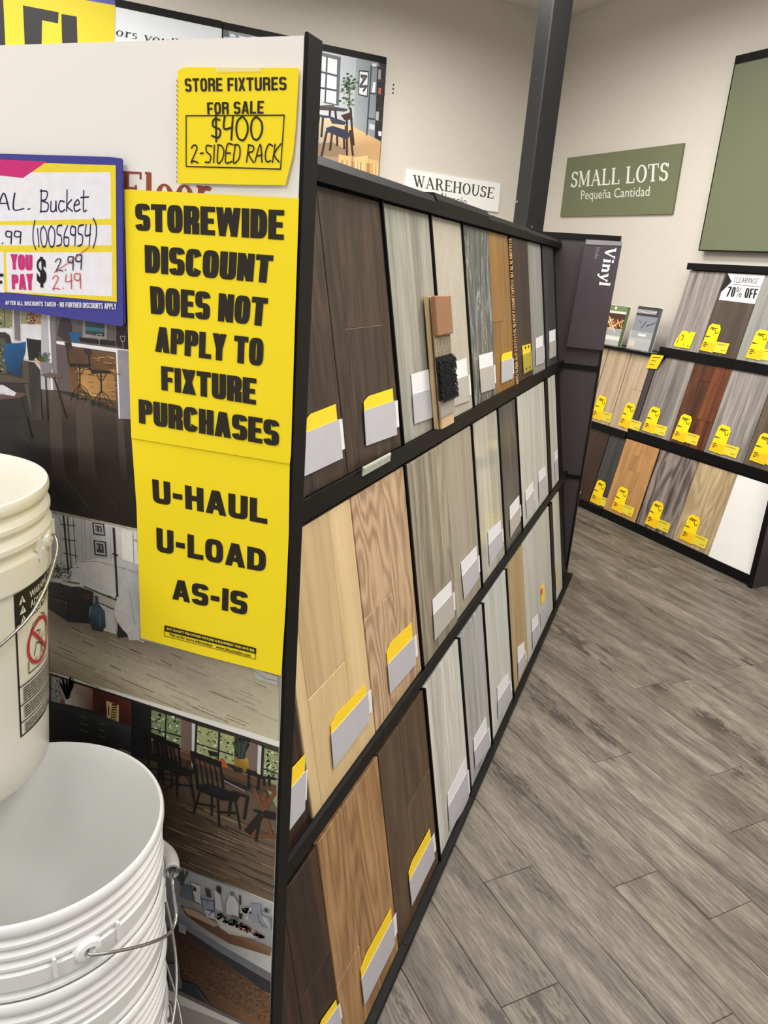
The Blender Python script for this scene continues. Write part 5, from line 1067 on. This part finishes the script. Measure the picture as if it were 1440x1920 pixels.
for q, c in ((((290, 440), (390, 450), (430, 620), (350, 590), (275, 560)), C(104, 110, 122)), (((388, 410), (490, 450), (500, 640), (430, 610)), C(206, 206, 206)), (((540, 470), (595, 495), (608, 580), (556, 560)), C(70, 52, 48)), (((660, 445), (710, 465), (712, 540), (668, 520)), C(40, 40, 46)), (((640, 480), (700, 540), (730, 720), (650, 690)), C(196, 198, 202)), (((900, 545), (918, 550), (924, 650), (905, 645)), C(34, 36, 42)), (((905, 730), (935, 745), (930, 800), (905, 795)), C(30, 32, 38)), (((1090, 740), (1245, 790), (1242, 920), (1150, 880)), C(150, 154, 160)), (((1020, 640), (1130, 640), (1140, 840), (1040, 840)), C(150, 154, 168)), (((540, 700), (640, 730), (650, 800), (560, 780)), C(190, 196, 206)), (((500, 590), (640, 620), (630, 700), (510, 690)), C(140, 150, 170))): f.poly(Z(*q), c)
f.line(Z((388, 410), (435, 620), (490, 640)), .0012, C(36, 36, 38)); f.poly(Z((405, 440), (450, 470), (450, 510), (412, 495)), C(70, 62, 62))
f.poly(Z((790, 550), (820, 520), (850, 550), (900, 630), (900, 790), (760, 740), (765, 620)), C(196, 198, 202)); f.poly(Z((808, 512), (848, 525), (845, 560), (812, 552)), C(104, 106, 112)); f.line(Z((790, 555), (765, 620), (762, 740), (898, 785), (900, 640), (850, 560)), .0007, C(96, 98, 104))
f.shapes(sans('GENERAL', .03), [(435, 1712), (450, 1717), (450, 1722), (435, 1717)], C(36, 36, 40))
for i in range(40): x, y = rr.gauss(970, 26), rr.gauss(710, 24); f.ell(*Z((x, y))[0], 2.2, 2, rr.choice([C(224, 226, 228), C(196, 200, 206), C(236, 236, 236)]), n=7, same=i > 0)
for i in range(30): x = rr.uniform(-80, 70); f.line(Z((300+rr.uniform(-10, 10), 440), (300+x, rr.uniform(270, 370))), .0011, rr.choice([C(64, 74, 68), C(92, 102, 94), C(44, 52, 48)]), same=i > 0)
for pl in (((490, 560), (510, 620), (520, 690)), ((570, 600), (575, 640)), ((640, 590), (640, 700), (580, 760)), ((1100, 745), (1120, 830), (1160, 880)), ((1160, 690), (1230, 710)), ((1150, 715), (1220, 730))): f.line(Z(*pl), .0012, C(60, 62, 68))
f.poly(Z((1175, 680), (1205, 690), (1200, 725), (1175, 715)), C(40, 40, 46)); f.poly(Z((1150, 770), (1240, 795), (1235, 905), (1180, 880)), [C(206, 208, 212), C(120, 122, 128), C(176, 178, 184), C(90, 92, 98)])
f.build('printed_picture', PHOTO, ep)
# white strips between the pictures are the panel itself; lower margin is grey
f = Flat(MP, off=.0004); f.poly([(100, 1790), (509, 1952), (506, 2300), (100, 2150)], C(176, 172, 172)); f.build('lower_margin', INK, ep)

# papers
MPo = MP @ Matrix.Translation((0, -.0022, 0))
def paper(label, cat, pts, mat, d=.0022, name='paper_sign', th=.0006):
    return poly_thing(name, label, cat, MP @ Matrix.Translation((0, -d, 0)), pts, mat, th, pname='paper')
K = C(40, 34, 22)
t, f = paper('yellow paper sign reading STOREWIDE DISCOUNT DOES NOT APPLY TO FIXTURE PURCHASES', 'paper sign', [(232, 355), (560, 372), (552, 620), (545, 852), (543, 869), (538, 869), (246, 821), (238, 560)], PAPERY, d=.0045)
for s, q in (('STOREWIDE', [(253, 381), (533, 394), (532, 450), (254, 432)]), ('DISCOUNT', [(271, 459), (513, 479), (508, 531), (272, 511)]), ('DOES NOT', [(281, 536), (503, 559), (498, 612), (283, 588)]), ('APPLY TO', [(292, 612), (495, 635), (493, 687), (291, 659)]), ('FIXTURE', [(302, 686), (481, 710), (480, 759), (303, 731)]), ('PURCHASES', [(260, 748), (524, 789), (523, 837), (261, 793)])):
    f.shapes(block(s), q, K)
f.build('lettering', INK, t)
t, f = paper('yellow paper sign reading U-HAUL U-LOAD AS-IS, below the discount notice', 'paper sign', [(246, 812), (543, 860), (541, 1000), (535, 1140), (527, 1267), (380, 1229), (264, 1196), (261, 1100), (256, 950)], PAPERY, d=.003)
for s, q in (('U-HAUL', [(285, 898), (502, 938), (501, 983), (287, 942)]), ('U-LOAD', [(293, 989), (499, 1031), (498, 1073), (294, 1034)]), ('AS-IS', [(323, 1085), (465, 1111), (463, 1154), (323, 1123)])):
    f.shapes(block(s, .27, .22, .74, .08), q, K)
f.line([(309, 1173), (480, 1216), (479, 1236), (308, 1192)], .0007, K, closed=True)
f.poly([(309, 1172), (480, 1215), (480, 1226), (308, 1183)], K)
f.shapes(sans('BUY QUALITY PRE-OWNED FIXTURES & EQUIPMENT AND SAVE $$$', .03), [(313, 1176), (477, 1217.5), (477, 1223), (313, 1181)], C(240, 214, 60))
f.shapes(sans('Visit us for more information   www.hilcotrading.com', .02), [(317, 1186), (470, 1226), (470, 1234), (317, 1193)], K)
f.build('lettering', INK, t)
t, f = paper('small torn-edged yellow price sign, STORE FIXTURES FOR SALE $400, handwritten', 'paper sign', [(333, 134), (340, 128), (352, 126), (470, 127), (560, 127), (558, 170), (554, 240), (549, 290), (535, 347), (440, 346), (333, 343), (332, 240)], PAPERY, d=.0035)
f.shapes(block('STORE FIXTURES', .18, .16, .56, .09), [(346, 147), (537, 144), (537, 169), (347, 172)], K); f.shapes(block('FOR SALE', .18, .16, .56, .09), [(388, 192), (495, 189), (494, 213), (389, 214.5)], K)
f.line([(349, 217), (533, 216), (526, 317), (349, 312)], .0012, K, closed=True)
f.shapes(hand('$400', .085), [(393, 219), (497, 218), (495, 262), (395, 262)], K); f.shapes(hand('2-SIDED RACK', .09, .03), [(358, 272), (530, 270), (526, 304), (358, 305)], K)
for y in range(150, 342, 9): f.line([(331.5, y), (333, y+4)], .0009, C(120, 104, 40))
f.build('lettering', INK, t)
tp = MB(); q = [Flat(MP, off=.0045).uv(*p) for p in ((405, 123), (490, 122), (490, 134), (405, 135))]
o = slab([q[3], q[2], q[1], q[0]], -.0046, -.0042, 'clear_tape', CLEAR, t); o.matrix_basis = wmat(t).inverted() @ MP
# blue bordered bucket sign (a laminated pair)
BL = plain('blue_laminate', C(62, 60, 146), .3, 0, .02, 10)
t, f = paper('blue bordered price card handwritten for buckets, YOU PAY 2.49', 'price sign', [(-120, 276), (0, 288), (205, 294), (227, 297), (229, 300), (231, 609), (228, 612), (0, 577), (-120, 558)], BL, d=.0085, name='price_sign')
b2 = Flat(wmat(t), off=-.002); q = [b2.uv(*p) for p in ((150, 300), (229, 297), (231, 300), (236, 607), (150, 594))]
slab(q, .0012, .0018, 'second_card', BL, t)
YP, WP_, PK, BI, RI = C(240, 216, 50), C(238, 236, 242), C(206, 44, 120), C(30, 34, 74), C(196, 60, 60)
f.poly([(-100, 298), (0, 303), (217, 310), (219, 566), (0, 547), (-100, 538)], YP)
f.poly([(-100, 328), (0, 330), (60, 323), (207, 323), (208, 410), (0, 415), (-100, 416)], WP_)
f.poly([(-100, 294), (0, 299), (88, 303), (43, 334), (0, 329), (-100, 318)], PK)
f.poly([(-100, 424), (0, 422), (209, 422), (209, 460), (0, 460), (-100, 460)], WP_)
f.poly([(-100, 470), (0, 472), (7, 473), (8, 549), (0, 548), (-100, 540)], WP_); f.poly([(11, 473), (210, 473), (210, 556), (17, 547), (14, 546)], WP_)
f.shapes(hand('5 GAL.', .075), [(-70, 362), (62, 362), (62, 393), (-70, 393)], BI); f.shapes(hand('Bucket', .07), [(75, 356), (167, 355), (167, 396), (75, 398)], BI)
f.shapes(hand('2.99', .09), [(-16, 433), (43, 432), (43, 457), (-16, 458)], BI); f.shapes(hand('(10056954)', .08), [(60, 424), (183, 421), (182, 461), (62, 463)], BI)
f.shapes(block('YOU'), [(20, 476), (61, 478), (61, 507), (21, 505)], PK); f.shapes(block('PAY'), [(22, 515), (62, 513), (63, 544), (23, 542)], PK)
f.shapes(sans('$', .04), [(69, 481), (87, 482), (88, 540), (70, 538)], C(24, 22, 28)); f.shapes(block('OFF'), [(-60, 512), (7, 513), (7, 543), (-60, 541)], C(24, 22, 28))
f.shapes(hand('2.99', .08), [(103, 487), (157, 474), (157, 505), (105, 509)], BI); f.line([(102, 511), (130, 492), (168, 463)], .0008, RI); f.shapes(hand('2.49', .06), [(98, 518), (154, 510), (157, 540), (99, 543)], RI)
f.shapes(block('AFTER ALL DISCOUNTS TAKEN - NO FURTHER DISCOUNTS APPLY', .17, .15, .5, .08), [(11, 564), (219, 569), (219, 580), (11, 571)], C(236, 236, 240))
f.build('lettering', INK, t)

# ------------------------------------------------------------ buckets
def bucket_plastic(name, c):
    m, nt, b = newmat(name); tc = nd(nt, 'ShaderNodeTexCoord'); no = nd(nt, 'ShaderNodeTexNoise'); no.inputs['Scale'].default_value = 14; nt.links.new(tc.outputs['Object'], no.inputs['Vector'])
    r = nd(nt, 'ShaderNodeValToRGB'); r.color_ramp.elements[0].color = tuple(x*.97 for x in c[:3])+(1,); r.color_ramp.elements[1].color = c; nt.links.new(no.outputs['Fac'], r.inputs[0]); nt.links.new(r.outputs[0], b.inputs['Base Color'])
    b.inputs['Roughness'].default_value = .32; b.inputs['Subsurface Weight'].default_value = .0
    return m
BW = bucket_plastic('white_bucket_plastic', C(238, 238, 237)); BC = bucket_plastic('cream_bucket_plastic', C(242, 239, 228))
HT = .37
def prof_bucket(ribs, band):
    """outer wall from the bottom up, over the rim, then down inside"""
    R = lambda z: .1305+(.1475-.1305)*(z/HT)
    o = [(.0, .0), (R(0)-.012, .0), (R(0)-.004, .002), (R(0), .008)]
    zs = [.05, .12, .2]; o += [(R(z), z) for z in zs]
    pts = []
    for z, a, h in ribs:
        pts += [(z-h, R(z-h)), (z-h*.6, R(z)+a*.55), (z-h*.3, R(z)+a), (z+h*.3, R(z)+a), (z+h*.6, R(z)+a*.55), (z+h, R(z+h))]
    z0, z1 = band; pts += [(z0-.001, R(z0)), (z0, .1492), (z1, .1505), (z1+.001, R(z1))]
    pts.sort(key=lambda p: p[0]); o += [(r, z) for z, r in pts]
    o += [(R(HT-.013), HT-.013), (.1515, HT-.012), (.1523, HT-.009), (.1523, HT-.003), (.1508, HT), (.1475, HT), (.1462, HT-.004)]
    o += [(R(z)-.0025, z) for z in (.34, .3, .2, .1, .012)]+[(R(0)-.008, .006), (0, .005)]
    return o
def make_bucket(name, label, M, group, mat, ribs, band, lug_a, lug_z, bail, grip=None):
    t = thing(name, label, 'bucket', M, group)
    m = MB(); m.lathe(prof_bucket(ribs, band), 96); b = part(m, 'body', mat, t, smooth=True, auto=40)
    for a in (lug_a, lug_a+180):
        ca, sa = math.cos(math.radians(a)), math.sin(math.radians(a)); L = Matrix.Rotation(math.radians(a), 4, 'Z')
        m = MB(); n = 20
        ring = [(.013*math.cos(2*math.pi*i/n), .011*math.sin(2*math.pi*i/n)) for i in range(n)]
        vs = []
        for x, s in ((.146, 1.25), (.1535, 1.0), (.1545, .55), (.150, .45)): vs += [L @ Vector((x, p[0]*s, lug_z+p[1]*s)) for p in ring]
        fs = [(r*n+i, r*n+(i+1) % n, (r+1)*n+(i+1) % n, (r+1)*n+i) for r in range(3) for i in range(n)]+[tuple(range(3*n, 4*n))]
        m.mesh(vs, fs); o = part(m, 'lug', mat, t, smooth=True, auto=50)
        for s in (-1, 1):
            m = MB(); m.box(.146, .1508, s*.034-.0015, s*.034+.0015, lug_z-.012, lug_z+.012, M=L); part(m, 'lug_rib', mat, o)
    if bail:
        P = [Vector((r*math.cos(math.radians(a)), r*math.sin(math.radians(a)), z)) for a, r, z in bail]
        Q = []
        for i in range(len(P)-1):
            p0, p1, p2, p3 = P[max(i-1, 0)], P[i], P[i+1], P[min(i+2, len(P)-1)]
            for k in range(8):
                u = k/8; Q.append(.5*((2*p1)+(p2-p0)*u+(2*p0-5*p1+4*p2-p3)*u*u+(3*p1-p0-3*p2+p3)*u**3))
        Q.append(P[-1]); m = MB(); m.tube(Q, .0019, 8); bo = part(m, 'bail', STEEL, t, smooth=True)
        if grip:
            i0, i1 = int(grip[0]*(len(Q)-1)), int(grip[1]*(len(Q)-1)); G_ = Q[i0:i1+1]
            m = MB(); m.tube(G_, .0085, 18, cap=False); m.tube([G_[0], G_[0].lerp(G_[1], .02)], .0085, 18, cap=False)
            m.tube(G_, .0068, 18, cap=False)
            n = 18  # end ring
            part(m, 'grip', mat, bo, smooth=True, auto=50)
    return t
RL = [(HT-.026, .004, .006), (HT-.041, .004, .006), (HT-.056, .004, .006), (HT-.098, .004, .006), (HT-.113, .003, .006)]
BX, BY = -.605, .524; TOPZ = .88; STEP = .102
bail_l = [(-23, .150, HT-.0655), (-23, .158, HT-.066), (-14, .163, HT-.078), (0, .167, HT-.103), (13, .171, HT-.126), (21, .171, HT-.126), (25, .166, HT-.108), (29, .162, HT-.092), (45, .161, HT-.104), (62, .161, HT-.122), (90, .161, HT-.13), (120, .160, HT-.11), (150, .158, HT-.072), (157, .150, HT-.066)]
def hang(a0, drop, r=.165):
    o = [(a0, .150, HT-.0655), (a0, .158, HT-.067)]
    for i in range(1, 12): u = i/12; o.append((a0-180*u, .158+(r-.158)*math.sin(math.pi*u), HT-.068-drop*math.sin(math.pi*u)**.75))
    return o+[(a0-180, .158, HT-.067), (a0-180, .150, HT-.0655)]
names = ['white ribbed bucket at the top of the front stack, bail swung to the right', 'white bucket second from the top of the nested front stack', 'white bucket third from the top of the nested front stack', 'white bucket in the nested front stack, third from the floor', 'white bucket in the nested front stack, second from the floor', 'white bucket at the foot of the nested front stack']
grp = 'white buckets nested in the front stack'
for i in range(6):
    z = TOPZ-HT-i*STEP
    make_bucket('bucket', names[i], Matrix.Translation((BX, BY, z)), grp, BW, RL, (HT-.084, HT-.064), -23 if i == 0 else (62, 74, 50, 40, 60)[i-1], HT-.0655, bail_l if i == 0 else hang((62, 74, 50, 40, 60)[i-1], (.16, .165, .15, .14, .08)[i-1], (.170, .178, .174, .172, .17)[i-1]), (7.4/13, 9.2/13) if i == 0 else (.4, .6))
for i in range(6):
    z = TOPZ-HT-i*STEP
    make_bucket('bucket', 'white bucket in the second stack left of the front one, '+('topmost', 'second from top', 'third from top', 'third from floor', 'second from floor', 'at the foot')[i], Matrix.Translation((-.925, .53, z)), 'white buckets in the second stack', BW, RL, (HT-.084, HT-.064), 200, HT-.0655, None)
RU = [(HT-.030, .006, .008), (HT-.052, .0075, .009)]
bail_u = [(33, .150, HT-.062), (33, .158, HT-.064), (28, .162, HT-.080), (12, .164, HT-.113), (-3, .164, HT-.138), (-30, .165, HT-.17), (-57, .165, HT-.18), (-90, .165, HT-.17), (-120, .162, HT-.13), (-147, .158, HT-.068), (-147, .150, HT-.066)]
UX, UY, UZ = -.78, .55, TOPZ+.0005
tb = make_bucket('bucket', 'cream bucket with warning label, standing on the rims of the stacked buckets', Matrix.Translation((UX, UY, UZ)), None, BC, RU, (HT-.102, HT-.072), 33, HT-.066, bail_u, (.45, .65))
# warning label wrapped on the wall
class Wrap(Flat):
    def pos(s, u, v, extra):
        R = .1305+.017*(v/HT)+.0006+extra; a = s.a0+u/.139; return (R*math.cos(a), R*math.sin(a), v)
    def line(s, pts, w, c, px=True, same=False, closed=False):
        q = [Vector(p) for p in pts]; o = []
        if closed: q.append(q[0])
        for a, b in zip(q, q[1:]):
            n = max(1, int((b-a).length/.004)); o += [tuple(a.lerp(b, i/n)) for i in range(n)]
        Flat.line(s, o+[tuple(q[-1])], w, c, False, same)
def wl(): w = Wrap(Matrix(), 0, .00004); w.a0 = math.radians(5); return w
def grid(w, u0, u1, v0, v1, c, n=12):
    w.next()
    for i in range(n): w.poly([(u0+(u1-u0)*i/n, v0), (u0+(u1-u0)*(i+1)/n, v0), (u0+(u1-u0)*(i+1)/n, v1), (u0+(u1-u0)*i/n, v1)], c, False, True)
w = wl(); Kc, Wc, Rc = C(34, 33, 32), C(238, 234, 220), C(200, 62, 66)
W0, W1, V0, V1 = 0, .150, .075, .262
grid(w, W0, W1, V0, V1, Kc, 50); grid(w, W0+.0025, W1-.0025, V0+.0025, .222, Wc, 50)
for i, v in enumerate((.250, .238, .226)):
    w.poly([(.007, v-.004), (.018, v-.004), (.0125, v+.006)], Wc, False); w.line([(.0125, v+.003), (.0125, v-.001)], .0012, Kc, False)
    w.shapes(sans(('WARNING', 'ADVERTENCIA', 'AVERTISSEMENT')[i], .02), [(.026, v+.005), (.026+(.05, .07, .08)[i], v+.005), (.026+(.05, .07, .08)[i], v-.004), (.026, v-.004)], Wc, False)
for pl in ([(.020, .180), (.022, .200), (.030, .212), (.045, .214), (.056, .206)], [(.05, .216), (.06, .212), (.07, .196), (.062, .18)], [(.018, .168), (.018, .153), (.07, .151), (.07, .168)], [(.03, .17), (.036, .185), (.05, .176), (.044, .16)], [(.052, .19), (.05, .17), (.056, .158)], [(.026, .165), (.03, .16), (.036, .166)], [(.06, .2), (.074, .2), (.074, .176)], [(.036, .2), (.046, .196), (.04, .19)]): w.line(pl, .0013, Kc, False)
w.line([(.045+.027*math.cos(2*math.pi*i/28), .184+.027*math.sin(2*math.pi*i/28)) for i in range(28)], .0042, Rc, False, closed=True); w.line([(.027, .203), (.063, .165)], .0042, Rc, False)
for v in (.143, .118, .095): grid(w, W0, W1, v, v+.0015, Kc, 50)
rq = random.Random(6)
for v in [.139-i*.0033 for i in range(6)]+[.114-i*.0033 for i in range(5)]+[.091-i*.0033 for i in range(4)]:
    u = .007
    while u < .118: l = rq.uniform(.004, .012); w.line([(u, v), (u+l, v)], .0017, C(70, 68, 66), False, True); u += l+.002
o = w.mb.build('warning_label', INK, None, cols=True); o.parent = tb
